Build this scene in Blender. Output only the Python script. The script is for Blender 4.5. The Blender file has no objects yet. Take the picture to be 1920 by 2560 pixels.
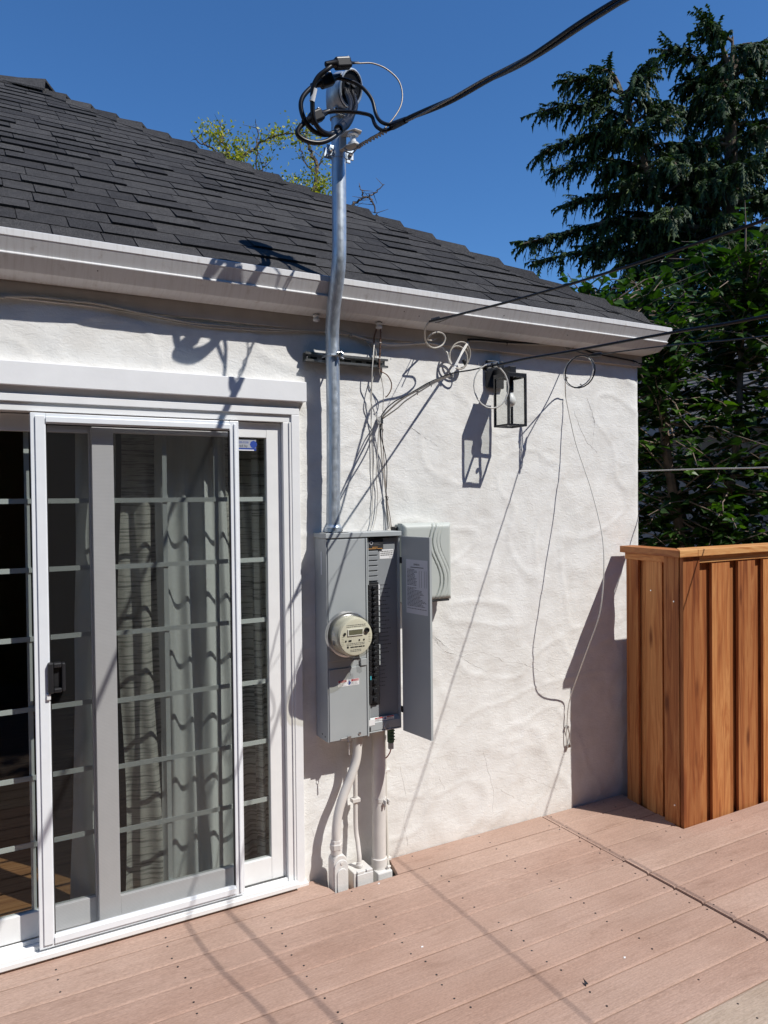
import bpy, bmesh, math, random
from mathutils import Vector, Matrix, noise
R = math.radians
random.seed(7)

# ------------------------------------------------------------------ camera, world, sun, exposure
sc = bpy.context.scene
cam_data = bpy.data.cameras.new('camera')
cam = bpy.data.objects.new('camera', cam_data)
sc.collection.objects.link(cam)
sc.camera = cam
cam_data.sensor_fit = 'VERTICAL'
cam_data.sensor_height = 36.0
cam_data.lens = 36.0 * 1858.0 / 2560.0
cam_data.clip_start = 0.05
cam_data.clip_end = 500
yaw, pitch, roll = R(29.157), R(-0.922), R(0.610)
fw = Vector((math.sin(yaw) * math.cos(pitch), math.cos(yaw) * math.cos(pitch), math.sin(pitch)))
rt = fw.cross(Vector((0, 0, 1))).normalized()
dn = fw.cross(rt)
rt2 = rt * math.cos(roll) + dn * math.sin(roll)
dn2 = -rt * math.sin(roll) + dn * math.cos(roll)
cam.matrix_world = Matrix(((rt2.x, -dn2.x, -fw.x, 0.0), (rt2.y, -dn2.y, -fw.y, -3.05), (rt2.z, -dn2.z, -fw.z, 1.70), (0, 0, 0, 1)))

SUN = Vector((0.66, -1.0, 1.47)).normalized()          # towards the sun
world = bpy.data.worlds.new('World')
sc.world = world
world.use_nodes = True
wn = world.node_tree
sky = wn.nodes.new('ShaderNodeTexSky')
sky.sky_type = 'NISHITA'
sky.sun_disc = False
sky.sun_elevation = math.asin(SUN.z)
sky.sun_rotation = math.atan2(SUN.x, SUN.y)
sky.altitude = 30
sky.air_density = 1.0
sky.dust_density = 0.0
sky.ozone_density = 10.0
bg = wn.nodes['Background']
bg.inputs['Strength'].default_value = 0.138
hs = wn.nodes.new('ShaderNodeHueSaturation')
hs.inputs['Saturation'].default_value = 1.09
wn.links.new(sky.outputs['Color'], hs.inputs['Color'])
wn.links.new(hs.outputs['Color'], bg.inputs['Color'])
sun_data = bpy.data.lights.new('sun', 'SUN')
sun_data.energy = 5.0
sun_data.angle = R(0.53)
sun_data.color = (1.0, 0.965, 0.91)
sun = bpy.data.objects.new('sun', sun_data)
sc.collection.objects.link(sun)
sun.rotation_euler = (-SUN).to_track_quat('-Z', 'Y').to_euler()
vs = sc.view_settings
vs.view_transform = 'Standard'
vs.look = 'None'
vs.gamma = 1.0
vs.use_curve_mapping = False
vs.exposure = 0.0
sc.cycles.max_bounces = 8
sc.cycles.transparent_max_bounces = 24
sc.cycles.caustics_reflective = False
sc.cycles.caustics_refractive = False
sc.cycles.use_denoising = True

# ------------------------------------------------------------------ object helpers
COL = sc.collection.objects

class MB:
    """collects shapes, then links them as one mesh object"""
    def __init__(s):
        s.v = []; s.f = []
    def add(s, vs_, fs):
        b = len(s.v)
        s.v += [tuple(p) for p in vs_]
        s.f += [tuple(b + i for i in f) for f in fs]
        return s
    def hexa(s, p):
        return s.add(p, [(0, 3, 2, 1), (4, 5, 6, 7), (0, 1, 5, 4), (1, 2, 6, 5), (2, 3, 7, 6), (3, 0, 4, 7)])
    def box(s, x0, x1, y0, y1, z0, z1):
        return s.hexa([(x0, y0, z0), (x1, y0, z0), (x1, y1, z0), (x0, y1, z0), (x0, y0, z1), (x1, y0, z1), (x1, y1, z1), (x0, y1, z1)])
    def obox(s, c, ax, ay, az):
        c, ax, ay, az = Vector(c), Vector(ax), Vector(ay), Vector(az)
        p = []
        for k in (-1, 1):
            for i, j in ((-1, -1), (1, -1), (1, 1), (-1, 1)):
                p.append(c + ax * i + ay * j + az * k)
        return s.hexa(p)
    def poly(s, p):
        return s.add(p, [tuple(range(len(p)))])
    def prism(s, loop, d):
        n = len(loop); d = Vector(d)
        a = [Vector(p) for p in loop]
        return s.add(a + [p + d for p in a], [tuple(range(n))[::-1], tuple(range(n, 2 * n))] + [(i, (i + 1) % n, n + (i + 1) % n, n + i) for i in range(n)])
    def tube(s, pts, r, n=8, closed=False):
        pts = [Vector(p) for p in pts]
        m = len(pts)
        rs = r if isinstance(r, (list, tuple)) else [r] * m
        up = None; rings = []
        for i in range(m):
            a = pts[(i - 1) % m] if (closed or i > 0) else pts[i]
            b = pts[(i + 1) % m] if (closed or i < m - 1) else pts[i]
            t = (b - a).normalized()
            if up is None:
                up = Vector((0, 0, 1)) if abs(t.z) < 0.9 else Vector((1, 0, 0))
            up = (up - t * up.dot(t))
            up = up.normalized() if up.length > 1e-6 else t.orthogonal().normalized()
            w = t.cross(up)
            rings.append([pts[i] + (up * math.cos(2 * math.pi * k / n) + w * math.sin(2 * math.pi * k / n)) * rs[i] for k in range(n)])
        vs_ = [q for ring in rings for q in ring]; fs = []
        for i in range(m if closed else m - 1):
            j = (i + 1) % m
            for k in range(n):
                k2 = (k + 1) % n
                fs.append((i * n + k, i * n + k2, j * n + k2, j * n + k))
        if not closed:
            fs.append(tuple(range(n))[::-1]); fs.append(tuple((m - 1) * n + k for k in range(n)))
        return s.add(vs_, fs)
    def cyl(s, p0, p1, r, n=16, r1=None):
        return s.tube([p0, p1], [r, r if r1 is None else r1], n)
    def lathe(s, prof, o, ax, n=32):
        """prof: (radius, height) along ax from o"""
        o, ax = Vector(o), Vector(ax).normalized()
        u = ax.orthogonal().normalized(); w = ax.cross(u)
        vs_ = []; fs = []
        for r, h in prof:
            for k in range(n):
                a = 2 * math.pi * k / n
                vs_.append(o + ax * h + (u * math.cos(a) + w * math.sin(a)) * max(r, 1e-5))
        for i in range(len(prof) - 1):
            for k in range(n):
                k2 = (k + 1) % n
                fs.append((i * n + k, i * n + k2, (i + 1) * n + k2, (i + 1) * n + k))
        fs.append(tuple(range(n))[::-1]); fs.append(tuple((len(prof) - 1) * n + k for k in range(n)))
        return s.add(vs_, fs)
    def build(s, name, mat, parent=None, smooth=False, bevel=0.0, seg=2):
        me = bpy.data.meshes.new(name)
        me.from_pydata(s.v, [], s.f)
        me.update()
        if smooth:
            me.shade_smooth()
            me.set_sharp_from_angle(angle=R(40))
        me.materials.append(mat)
        o = bpy.data.objects.new(name, me)
        COL.link(o)
        if parent is not None:
            o.parent = parent
            if parent.type == 'EMPTY':
                o.matrix_parent_inverse = Matrix.Translation(-parent.location)
        if bevel:
            md = o.modifiers.new('bevel', 'BEVEL')
            md.width = bevel; md.segments = seg; md.limit_method = 'ANGLE'; md.angle_limit = R(40)
        return o

def tag(o, label=None, cat=None, group=None, kind=None):
    if label: o['label'] = label
    if cat: o['category'] = cat
    if group: o['group'] = group
    if kind: o['kind'] = kind
    return o

def thing(name, loc, label, cat, group=None, kind=None):
    o = bpy.data.objects.new(name, None)
    o.empty_display_size = 0.05
    o.location = loc
    COL.link(o)
    return tag(o, label, cat, group, kind)

def spline(pts, k=6, closed=False):
    """Catmull-Rom through pts"""
    p = [Vector(q) for q in pts]; n = len(p); out = []
    for i in range(n if closed else n - 1):
        a = p[(i - 1) % n] if (closed or i > 0) else p[0] * 2 - p[1]
        b = p[i]; c = p[(i + 1) % n]
        d = p[(i + 2) % n] if (closed or i < n - 2) else p[-1] * 2 - p[-2]
        for j in range(k):
            t = j / k
            out.append(0.5 * ((2 * b) + (c - a) * t + (2 * a - 5 * b + 4 * c - d) * t * t + (3 * b - a - 3 * c + d) * t ** 3))
    if not closed:
        out.append(p[-1])
    return out

def text(body, size, mat, parent, origin, xdir, ydir, align='LEFT', name='lettering'):
    cu = bpy.data.curves.new(name, 'FONT')
    cu.body = body; cu.size = size; cu.align_x = align
    tmp = bpy.data.objects.new('tmp_text', cu)
    COL.link(tmp)
    dg = bpy.context.evaluated_depsgraph_get()
    me = bpy.data.meshes.new_from_object(tmp.evaluated_get(dg))
    bpy.data.objects.remove(tmp)
    me.materials.clear()
    me.materials.append(mat)
    o = bpy.data.objects.new(name, me)
    COL.link(o)
    x = Vector(xdir).normalized(); y = Vector(ydir).normalized(); z = x.cross(y)
    mw = Matrix(((x.x, y.x, z.x, origin[0]), (x.y, y.y, z.y, origin[1]), (x.z, y.z, z.z, origin[2]), (0, 0, 0, 1)))
    o.parent = parent
    if parent.type == 'EMPTY':
        o.matrix_parent_inverse = Matrix.Translation(-parent.location)
    o.matrix_basis = mw
    return o

# ------------------------------------------------------------------ materials
def nodes(name):
    m = bpy.data.materials.new(name)
    m.use_nodes = True
    nt = m.node_tree
    return m, nt, nt.nodes['Principled BSDF']

def pos(nt, scale=(1, 1, 1), rnd=0.0):
    g = nt.nodes.new('ShaderNodeNewGeometry')
    out = g.outputs['Position']
    if rnd:
        oi = nt.nodes.new('ShaderNodeObjectInfo')
        mu = nt.nodes.new('ShaderNodeMath'); mu.operation = 'MULTIPLY'; mu.inputs[1].default_value = rnd
        nt.links.new(oi.outputs['Random'], mu.inputs[0])
        va = nt.nodes.new('ShaderNodeVectorMath'); va.operation = 'ADD'
        nt.links.new(out, va.inputs[0]); nt.links.new(mu.outputs[0], va.inputs[1])
        out = va.outputs[0]
    mp = nt.nodes.new('ShaderNodeMapping')
    mp.inputs['Scale'].default_value = scale
    nt.links.new(out, mp.inputs['Vector'])
    return mp.outputs['Vector']

def noi(nt, vec, scale, detail=4, rough=0.55, dist=0.0):
    n = nt.nodes.new('ShaderNodeTexNoise')
    n.inputs['Scale'].default_value = scale; n.inputs['Detail'].default_value = detail
    n.inputs['Roughness'].default_value = rough; n.inputs['Distortion'].default_value = dist
    nt.links.new(vec, n.inputs['Vector'])
    return n.outputs['Fac']

def ramp(nt, fac, stops):
    r = nt.nodes.new('ShaderNodeValToRGB')
    el = r.color_ramp.elements
    while len(el) < len(stops): el.new(0.5)
    for e, (p, c) in zip(el, stops):
        e.position = p; e.color = (*c, 1) if len(c) == 3 else c
    nt.links.new(fac, r.inputs['Fac'])
    return r.outputs['Color']

def mixc(nt, a, b, fac, mode='MIX'):
    m = nt.nodes.new('ShaderNodeMix'); m.data_type = 'RGBA'; m.blend_type = mode
    for sock, v in ((m.inputs['Factor'], fac), (m.inputs['A'], a), (m.inputs['B'], b)):
        if hasattr(v, 'links') or hasattr(v, 'is_linked'): nt.links.new(v, sock)
        elif isinstance(v, (int, float)): sock.default_value = v
        else: sock.default_value = (*v, 1)
    return m.outputs['Result']

def mth(nt, op, a, b):
    m = nt.nodes.new('ShaderNodeMath'); m.operation = op
    for i, v in enumerate((a, b)):
        if isinstance(v, (int, float)): m.inputs[i].default_value = v
        else: nt.links.new(v, m.inputs[i])
    return m.outputs[0]

def bump(nt, bs, h, strength, dist):
    b = nt.nodes.new('ShaderNodeBump')
    b.inputs['Strength'].default_value = strength; b.inputs['Distance'].default_value = dist
    nt.links.new(h, b.inputs['Height'])
    nt.links.new(b.outputs['Normal'], bs.inputs['Normal'])

def plain(name, col, rough=0.5, metal=0.0, var=0.12, scale=18.0, bmp=0.0, bscale=150.0, spec=0.5, coat=0.0):
    m, nt, bs = nodes(name)
    v = pos(nt)
    f = noi(nt, v, scale, 5)
    c = ramp(nt, f, [(0.25, tuple(x * (1 - var) for x in col)), (0.75, tuple(min(1, x * (1 + var)) for x in col))])
    nt.links.new(c, bs.inputs['Base Color'])
    bs.inputs['Roughness'].default_value = rough
    bs.inputs['Metallic'].default_value = metal
    bs.inputs['Specular IOR Level'].default_value = spec
    bs.inputs['Coat Weight'].default_value = coat
    if bmp: bump(nt, bs, noi(nt, v, bscale, 4), bmp, 0.002)
    return m

def stucco_mat():
    m, nt, bs = nodes('stucco')
    v = pos(nt)
    big = noi(nt, v, 1.3, 4)
    c = ramp(nt, big, [(0.3, (0.75, 0.747, 0.72)), (0.7, (0.81, 0.81, 0.79))])
    sp = noi(nt, v, 9, 6)
    c = mixc(nt, c, ramp(nt, sp, [(0.35, (0.86, 0.84, 0.82)), (0.6, (1, 1, 1))]), 0.6, 'MULTIPLY')
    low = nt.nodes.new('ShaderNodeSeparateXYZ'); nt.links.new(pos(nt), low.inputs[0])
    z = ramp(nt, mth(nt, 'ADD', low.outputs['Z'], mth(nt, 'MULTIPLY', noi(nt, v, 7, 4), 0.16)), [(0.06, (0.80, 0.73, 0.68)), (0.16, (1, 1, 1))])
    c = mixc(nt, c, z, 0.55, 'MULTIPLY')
    nt.links.new(c, bs.inputs['Base Color'])
    bs.inputs['Roughness'].default_value = 0.9
    bs.inputs['Specular IOR Level'].default_value = 0.2
    grain = noi(nt, pos(nt, (1, 1, 1)), 95, 6, 0.62, 0.4)
    trowel = noi(nt, pos(nt, (0.8, 1, 1.6)), 32, 5, 0.6, 1.2)
    mask = ramp(nt, noi(nt, pos(nt), 3.2, 3), [(0.36, (0.22,) * 3), (0.62, (1.0,) * 3)])
    h = mth(nt, 'ADD', mth(nt, 'MULTIPLY', mth(nt, 'MULTIPLY', grain, 0.5), mask), mth(nt, 'MULTIPLY', trowel, 0.7))
    bump(nt, bs, h, 0.68, 0.0046)
    return m

def deck_mat(name, c0, c1, c2):
    m, nt, bs = nodes(name)
    st = noi(nt, pos(nt, (2.2, 60, 60), 7.0), 3.0, 6, 0.6)
    c = ramp(nt, st, [(0.28, c0), (0.5, c1), (0.72, c2)])
    bl = noi(nt, pos(nt, (1, 1, 1)), 2.6, 5)
    c = mixc(nt, c, ramp(nt, bl, [(0.35, (0.84, 0.82, 0.80)), (0.62, (1.0, 1.0, 1.0))]), 0.7, 'MULTIPLY')
    sp = noi(nt, pos(nt, (26, 80, 80), 3.0), 3.0, 4, 0.65)
    c = mixc(nt, c, ramp(nt, sp, [(0.30, (0.80, 0.79, 0.78)), (0.50, (0.97, 0.97, 0.97)), (0.72, (1.16, 1.15, 1.14))]), 1.0, 'MULTIPLY')
    dirt = noi(nt, pos(nt, (2, 9, 1)), 1.5, 7, 0.72)
    c = mixc(nt, c, ramp(nt, dirt, [(0.56, (1, 1, 1)), (0.72, (0.66, 0.62, 0.58))]), 0.75, 'MULTIPLY')
    pat = noi(nt, pos(nt, (0.5, 1.2, 1)), 1.3, 3)
    c = mixc(nt, c, ramp(nt, pat, [(0.35, (0.95, 0.90, 0.87)), (0.65, (1.03, 1.05, 1.06))]), 1.0, 'MULTIPLY')
    oi = nt.nodes.new('ShaderNodeObjectInfo')
    c = mixc(nt, c, ramp(nt, oi.outputs['Random'], [(0, (0.90, 0.87, 0.86)), (1, (1.02, 1.03, 1.03))]), 1.0, 'MULTIPLY')
    nt.links.new(c, bs.inputs['Base Color'])
    bs.inputs['Roughness'].default_value = 0.72
    bs.inputs['Specular IOR Level'].default_value = 0.25
    bump(nt, bs, mth(nt, 'ADD', st, mth(nt, 'MULTIPLY', sp, 0.5)), 0.35, 0.003)
    return m

def wood_mat(name, axis, dark, mid, light):
    m, nt, bs = nodes(name)
    sc1 = {'x': (0.55, 9, 9), 'y': (9, 0.55, 9), 'z': (9, 9, 0.55)}[axis]
    sc2 = {'x': (2, 90, 90), 'y': (90, 2, 90), 'z': (90, 90, 2)}[axis]
    a = noi(nt, pos(nt, sc1, 11.0), 2.2, 5, 0.6, 1.4)
    c = ramp(nt, a, [(0.28, dark), (0.43, mid), (0.56, light), (0.66, mid), (0.80, dark)])
    g = noi(nt, pos(nt, sc2, 11.0), 1.6, 5)
    c = mixc(nt, c, ramp(nt, g, [(0.3, (0.74, 0.68, 0.64)), (0.65, (1.06, 1.04, 1.0))]), 0.7, 'MULTIPLY')
    kn = nt.nodes.new('ShaderNodeTexVoronoi')
    kn.inputs['Scale'].default_value = 1.0
    sc3 = {'x': (1.6, 9, 9), 'y': (9, 1.6, 9), 'z': (9, 9, 2.2)}[axis]
    nt.links.new(pos(nt, sc3, 23.0), kn.inputs['Vector'])
    c = mixc(nt, c, ramp(nt, kn.outputs['Distance'], [(0.05, (0.22, 0.10, 0.06)), (0.17, (1, 1, 1))]), 0.8, 'MULTIPLY')
    oi = nt.nodes.new('ShaderNodeObjectInfo')
    c = mixc(nt, c, ramp(nt, oi.outputs['Random'], [(0, (0.66, 0.55, 0.50)), (0.5, (1, 0.95, 0.9)), (1, (1.22, 1.24, 1.2))]), 1.0, 'MULTIPLY')
    nt.links.new(c, bs.inputs['Base Color'])
    bs.inputs['Roughness'].default_value = 0.62
    bs.inputs['Specular IOR Level'].default_value = 0.3
    bump(nt, bs, g, 0.3, 0.002)
    return m

def shingle_mat(name, a, b):
    m, nt, bs = nodes(name)
    g = noi(nt, pos(nt), 250, 4, 0.75)
    c = ramp(nt, g, [(0.38, a), (0.50, b), (0.64, tuple(x * 2.8 for x in b))])
    p = noi(nt, pos(nt, (1, 1, 1), 5.0), 14, 4)
    c = mixc(nt, c, ramp(nt, p, [(0.3, (0.8, 0.8, 0.82)), (0.7, (1.15, 1.15, 1.15))]), 0.8, 'MULTIPLY')
    oi = nt.nodes.new('ShaderNodeObjectInfo')
    c = mixc(nt, c, ramp(nt, oi.outputs['Random'], [(0, (0.74, 0.74, 0.76)), (1, (1.2, 1.19, 1.17))]), 1.0, 'MULTIPLY')
    nt.links.new(c, bs.inputs['Base Color'])
    bs.inputs['Roughness'].default_value = 0.95
    bs.inputs['Specular IOR Level'].default_value = 0.15
    bump(nt, bs, g, 0.7, 0.003)
    return m

def galv_mat():
    m, nt, bs = nodes('galvanised_steel')
    s1 = noi(nt, pos(nt, (60, 60, 3)), 2.0, 6, 0.65)
    c = ramp(nt, s1, [(0.3, (0.40, 0.45, 0.50)), (0.55, (0.54, 0.60, 0.66)), (0.75, (0.72, 0.77, 0.81))])
    nt.links.new(c, bs.inputs['Base Color'])
    bs.inputs['Metallic'].default_value = 0.72
    nt.links.new(ramp(nt, noi(nt, pos(nt), 35, 5), [(0.3, (0.34,) * 3), (0.7, (0.58,) * 3)]), bs.inputs['Roughness'])
    bump(nt, bs, s1, 0.12, 0.001)
    return m

def glass_mat(name, tint, ior=1.45, grey=0.0):
    m, nt, bs = nodes(name)
    out = nt.nodes['Material Output']
    tr = nt.nodes.new('ShaderNodeBsdfTransparent'); tr.inputs['Color'].default_value = (*tint, 1)
    gl = nt.nodes.new('ShaderNodeBsdfGlossy'); gl.inputs['Roughness'].default_value = 0.0
    gl.inputs['Color'].default_value = (0.95, 0.95, 0.95, 1)
    fr = nt.nodes.new('ShaderNodeFresnel'); fr.inputs['IOR'].default_value = ior
    mx = nt.nodes.new('ShaderNodeMixShader')
    ge = nt.nodes.new('ShaderNodeNewGeometry')
    front = mth(nt, 'SUBTRACT', 1.0, ge.outputs['Backfacing'])
    nt.links.new(mth(nt, 'MULTIPLY', fr.outputs[0], front), mx.inputs[0]); nt.links.new(tr.outputs[0], mx.inputs[1]); nt.links.new(gl.outputs[0], mx.inputs[2])
    nt.links.new(mx.outputs[0], out.inputs['Surface'])
    nt.nodes.remove(bs)
    return m

def screen_mat():
    m, nt, bs = nodes('insect_mesh')
    out = nt.nodes['Material Output']
    tr = nt.nodes.new('ShaderNodeBsdfTransparent')
    df = nt.nodes.new('ShaderNodeBsdfDiffuse'); df.inputs['Color'].default_value = (0.035, 0.035, 0.036, 1)
    mx = nt.nodes.new('ShaderNodeMixShader')
    w1 = nt.nodes.new('ShaderNodeTexWave'); w1.inputs['Scale'].default_value = 60; w1.bands_direction = 'Z'
    nt.links.new(pos(nt), w1.inputs['Vector'])
    nt.links.new(ramp(nt, w1.outputs['Fac'], [(0, (0.29,) * 3), (1, (0.38,) * 3)]), mx.inputs[0])
    nt.links.new(tr.outputs[0], mx.inputs[1]); nt.links.new(df.outputs[0], mx.inputs[2])
    nt.links.new(mx.outputs[0], out.inputs['Surface'])
    nt.nodes.remove(bs)
    return m

def cloth_mat(name, col, slub):
    m, nt, bs = nodes(name)
    f = noi(nt, pos(nt, (1.2, 1.2, 26)) if slub else pos(nt, (40, 40, 40)), 4.0, 5, 0.6)
    k = 0.45 if slub else 0.92
    c = ramp(nt, f, [(0.40 if slub else 0.2, tuple(x * k for x in col)), (0.50 if slub else 0.8, col)])
    nt.links.new(c, bs.inputs['Base Color'])
    bs.inputs['Roughness'].default_value = 0.9
    bs.inputs['Specular IOR Level'].default_value = 0.1
    bs.inputs['Sheen Weight'].default_value = 0.2
    bump(nt, bs, f, 0.3, 0.002)
    return m

def leaf_mat(name, dark, light, trans, rough=0.38, spec=0.5):
    m, nt, bs = nodes(name)
    f = noi(nt, pos(nt), 6.0, 3)
    c = ramp(nt, f, [(0.3, dark), (0.7, light)])
    g = nt.nodes.new('ShaderNodeNewGeometry')
    c = mixc(nt, c, ramp(nt, g.outputs['Random Per Island'], [(0, (0.5, 0.58, 0.5)), (0.55, (1, 1, 1)), (0.85, (1.5, 1.4, 0.8)), (1, (2.6, 2.1, 0.9))]), 1.0, 'MULTIPLY')  # brightest random tints put sunlit yellow-green leaves into the colour
    nt.links.new(c, bs.inputs['Base Color'])
    bs.inputs['Roughness'].default_value = rough
    bs.inputs['Specular IOR Level'].default_value = spec
    out = nt.nodes['Material Output']
    tl = nt.nodes.new('ShaderNodeBsdfTranslucent')
    nt.links.new(mixc(nt, c, (1.6, 2.0, 0.5), 1.0, 'MULTIPLY'), tl.inputs['Color'])
    mx = nt.nodes.new('ShaderNodeMixShader'); mx.inputs[0].default_value = trans
    nt.links.new(bs.outputs[0], mx.inputs[1]); nt.links.new(tl.outputs[0], mx.inputs[2])
    nt.links.new(mx.outputs[0], out.inputs['Surface'])
    return m

STUCCO = stucco_mat()
DECK = deck_mat('composite_decking', (0.40, 0.272, 0.214), (0.45, 0.31, 0.246), (0.495, 0.347, 0.28))
DECK2 = deck_mat('weathered_decking', (0.37, 0.285, 0.215), (0.425, 0.33, 0.26), (0.47, 0.375, 0.30))
WOODZ = wood_mat('redwood_upright', 'z', (0.21, 0.066, 0.025), (0.41, 0.155, 0.052), (0.54, 0.255, 0.098))
WOODX = wood_mat('redwood_rail', 'x', (0.36, 0.14, 0.05), (0.54, 0.25, 0.09), (0.66, 0.38, 0.16))
WOODY = wood_mat('redwood_rail_end', 'y', (0.28, 0.095, 0.036), (0.46, 0.185, 0.065), (0.56, 0.27, 0.105))
SHINGLE = shingle_mat('asphalt_shingle', (0.015, 0.0148, 0.0155), (0.040, 0.0392, 0.0395))
FELT = plain('roof_felt', (0.012, 0.012, 0.013), 0.95)
GALV = galv_mat()
def gutter_mat():
    m, nt, bs = nodes('white_gutter_enamel')
    st = noi(nt, pos(nt, (55, 6, 3)), 1.5, 5, 0.65)
    c = ramp(nt, st, [(0.30, (0.60, 0.59, 0.58)), (0.52, (0.68, 0.68, 0.68)), (0.8, (0.70, 0.70, 0.705))])
    sp = noi(nt, pos(nt), 26, 5, 0.6)
    c = mixc(nt, c, ramp(nt, sp, [(0.28, (0.80, 0.77, 0.74)), (0.40, (1, 1, 1))]), 0.8, 'MULTIPLY')
    nt.links.new(c, bs.inputs['Base Color'])
    bs.inputs['Roughness'].default_value = 0.45
    bump(nt, bs, st, 0.05, 0.002)
    return m
GUTTER = gutter_mat()
GUTTER_END = plain('white_gutter_enamel', (0.68, 0.68, 0.68), 0.42, var=0.05, scale=8, bmp=0.05, bscale=300)
TRIM = plain('white_painted_trim', (0.80, 0.81, 0.82), 0.5, var=0.04, scale=10, bmp=0.15, bscale=90)
FRIEZE = plain('grey_painted_board', (0.52, 0.47, 0.42), 0.7, var=0.12, scale=14, bmp=0.2, bscale=60)
VINYL = plain('white_vinyl', (0.80, 0.805, 0.80), 0.38, var=0.03)
ALU = plain('white_aluminium', (0.80, 0.83, 0.86), 0.30, var=0.03)
MUNTIN = plain('muntin_white', (0.74, 0.76, 0.75), 0.5, var=0.03)
BLACKP = plain('black_plastic', (0.018, 0.018, 0.020), 0.42, var=0.2)
RUBBER = plain('black_rubber', (0.010, 0.010, 0.012), 0.36, var=0.2, spec=0.35)
BLACKM = plain('black_metal', (0.016, 0.017, 0.020), 0.36, var=0.2)
GREYP = plain('grey_enamel', (0.375, 0.40, 0.405), 0.40, var=0.05, scale=5)
GREYD = plain('grey_deadfront', (0.255, 0.272, 0.285), 0.45, var=0.06, scale=5)
PHONE = plain('pale_grey_plastic', (0.47, 0.50, 0.47), 0.5, var=0.05, scale=6)
PHONEL = plain('pale_grey_plastic_scuffed', (0.56, 0.58, 0.55), 0.5, var=0.05)
PIPEP = plain('painted_conduit', (0.66, 0.635, 0.60), 0.55, var=0.07, scale=12, bmp=0.12, bscale=70)
BOXP = plain('painted_box', (0.66, 0.655, 0.635), 0.55, var=0.06, scale=14, bmp=0.5, bscale=120)
CREAM = plain('cream_cable', (0.42, 0.39, 0.34), 0.55, var=0.1)
CABLEW = plain('white_cable', (0.62, 0.60, 0.55), 0.5, var=0.08)
COPPER = plain('aged_copper', (0.20, 0.12, 0.085), 0.5, metal=0.6, var=0.35, scale=60)
STEEL = plain('steel', (0.55, 0.55, 0.55), 0.3, metal=1.0, var=0.15, scale=50)
ALUW = plain('bare_aluminium_strand', (0.26, 0.235, 0.21), 0.5, metal=0.7, var=0.3, scale=90)
CLAMPG = plain('grey_insulator', (0.46, 0.45, 0.42), 0.5, var=0.06)
PORC = plain('porcelain', (0.75, 0.76, 0.76), 0.25, var=0.04)
WHITEP = plain('white_label', (0.78, 0.78, 0.78), 0.5, var=0.02)
DOORLAB = plain('grey_label', (0.62, 0.62, 0.66), 0.5, var=0.03)
INK = plain('ink', (0.02, 0.02, 0.022), 0.6, var=0.05)
INKG = plain('faint_ink', (0.09, 0.09, 0.10), 0.6, var=0.1)
REDP = plain('warning_red', (0.45, 0.02, 0.03), 0.5, var=0.05)
ORANGE = plain('orange_print', (0.60, 0.30, 0.08), 0.5, var=0.05)
BLUEP = plain('blue_print', (0.02, 0.06, 0.32), 0.5, var=0.05)
TEAL = plain('teal_print', (0.06, 0.42, 0.50), 0.5, var=0.05)
GREENP = plain('green_plastic', (0.03, 0.10, 0.05), 0.5, var=0.2)
REDW = plain('red_wire', (0.36, 0.07, 0.04), 0.5, var=0.1)
CHROME = plain('plated_bolt', (0.75, 0.75, 0.75), 0.18, metal=1.0, var=0.1)
BULB = plain('opal_bulb', (0.82, 0.82, 0.80), 0.3, var=0.02)
GLASS = glass_mat('window_glass', (0.82, 0.84, 0.83), 1.5)
LGLASS = glass_mat('lantern_glass', (0.96, 0.965, 0.96), 1.45)
DOME = glass_mat('meter_glass', (0.93, 0.92, 0.87), 1.45)
MESH = screen_mat()
SHEER = cloth_mat('slubbed_curtain', (0.68, 0.66, 0.61), True)
DRAPE = cloth_mat('pale_drape', (0.84, 0.85, 0.84), False)
METERF = plain('meter_face', (0.66, 0.65, 0.56), 0.5, var=0.04)
METERB = plain('meter_body', (0.52, 0.51, 0.43), 0.4, var=0.05)
LCD = plain('meter_display', (0.16, 0.16, 0.11), 0.3, var=0.05)
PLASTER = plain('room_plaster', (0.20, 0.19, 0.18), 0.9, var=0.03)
FLOORW = wood_mat('oak_floor', 'x', (0.16, 0.07, 0.03), (0.30, 0.14, 0.06), (0.38, 0.20, 0.09))
SOIL = plain('garden_soil', (0.10, 0.075, 0.05), 0.95, var=0.4, scale=6, bmp=0.8, bscale=30)
NWALL = plain('neighbour_stucco', (0.30, 0.30, 0.31), 0.9, var=0.06, scale=8, bmp=0.3, bscale=80)
NROOF = shingle_mat('neighbour_shingle', (0.045, 0.045, 0.047), (0.075, 0.075, 0.078))
BARK = plain('bark', (0.12, 0.085, 0.06), 0.9, var=0.35, scale=30, bmp=0.8, bscale=60)
BARKP = plain('pale_bark', (0.22, 0.16, 0.12), 0.85, var=0.3, scale=30, bmp=0.6, bscale=60)
NEEDLE = leaf_mat('cedar_needles', (0.016, 0.036, 0.016), (0.042, 0.074, 0.026), 0.12, 0.6, 0.3)
LEAF = leaf_mat('broad_leaf', (0.014, 0.042, 0.008), (0.042, 0.095, 0.015), 0.22, 0.46, 0.35)
YLEAF = leaf_mat('young_leaf', (0.17, 0.18, 0.025), (0.38, 0.37, 0.05), 0.3, 0.45, 0.4)

# ------------------------------------------------------------------ ground and deck
g = MB().poly([(-60, -60, -0.45), (80, -60, -0.45), (80, 80, -0.45), (-60, 80, -0.45)])
tag(g.build('ground', SOIL), 'bare brown garden soil under and beyond the deck', 'ground', kind='structure')

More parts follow.
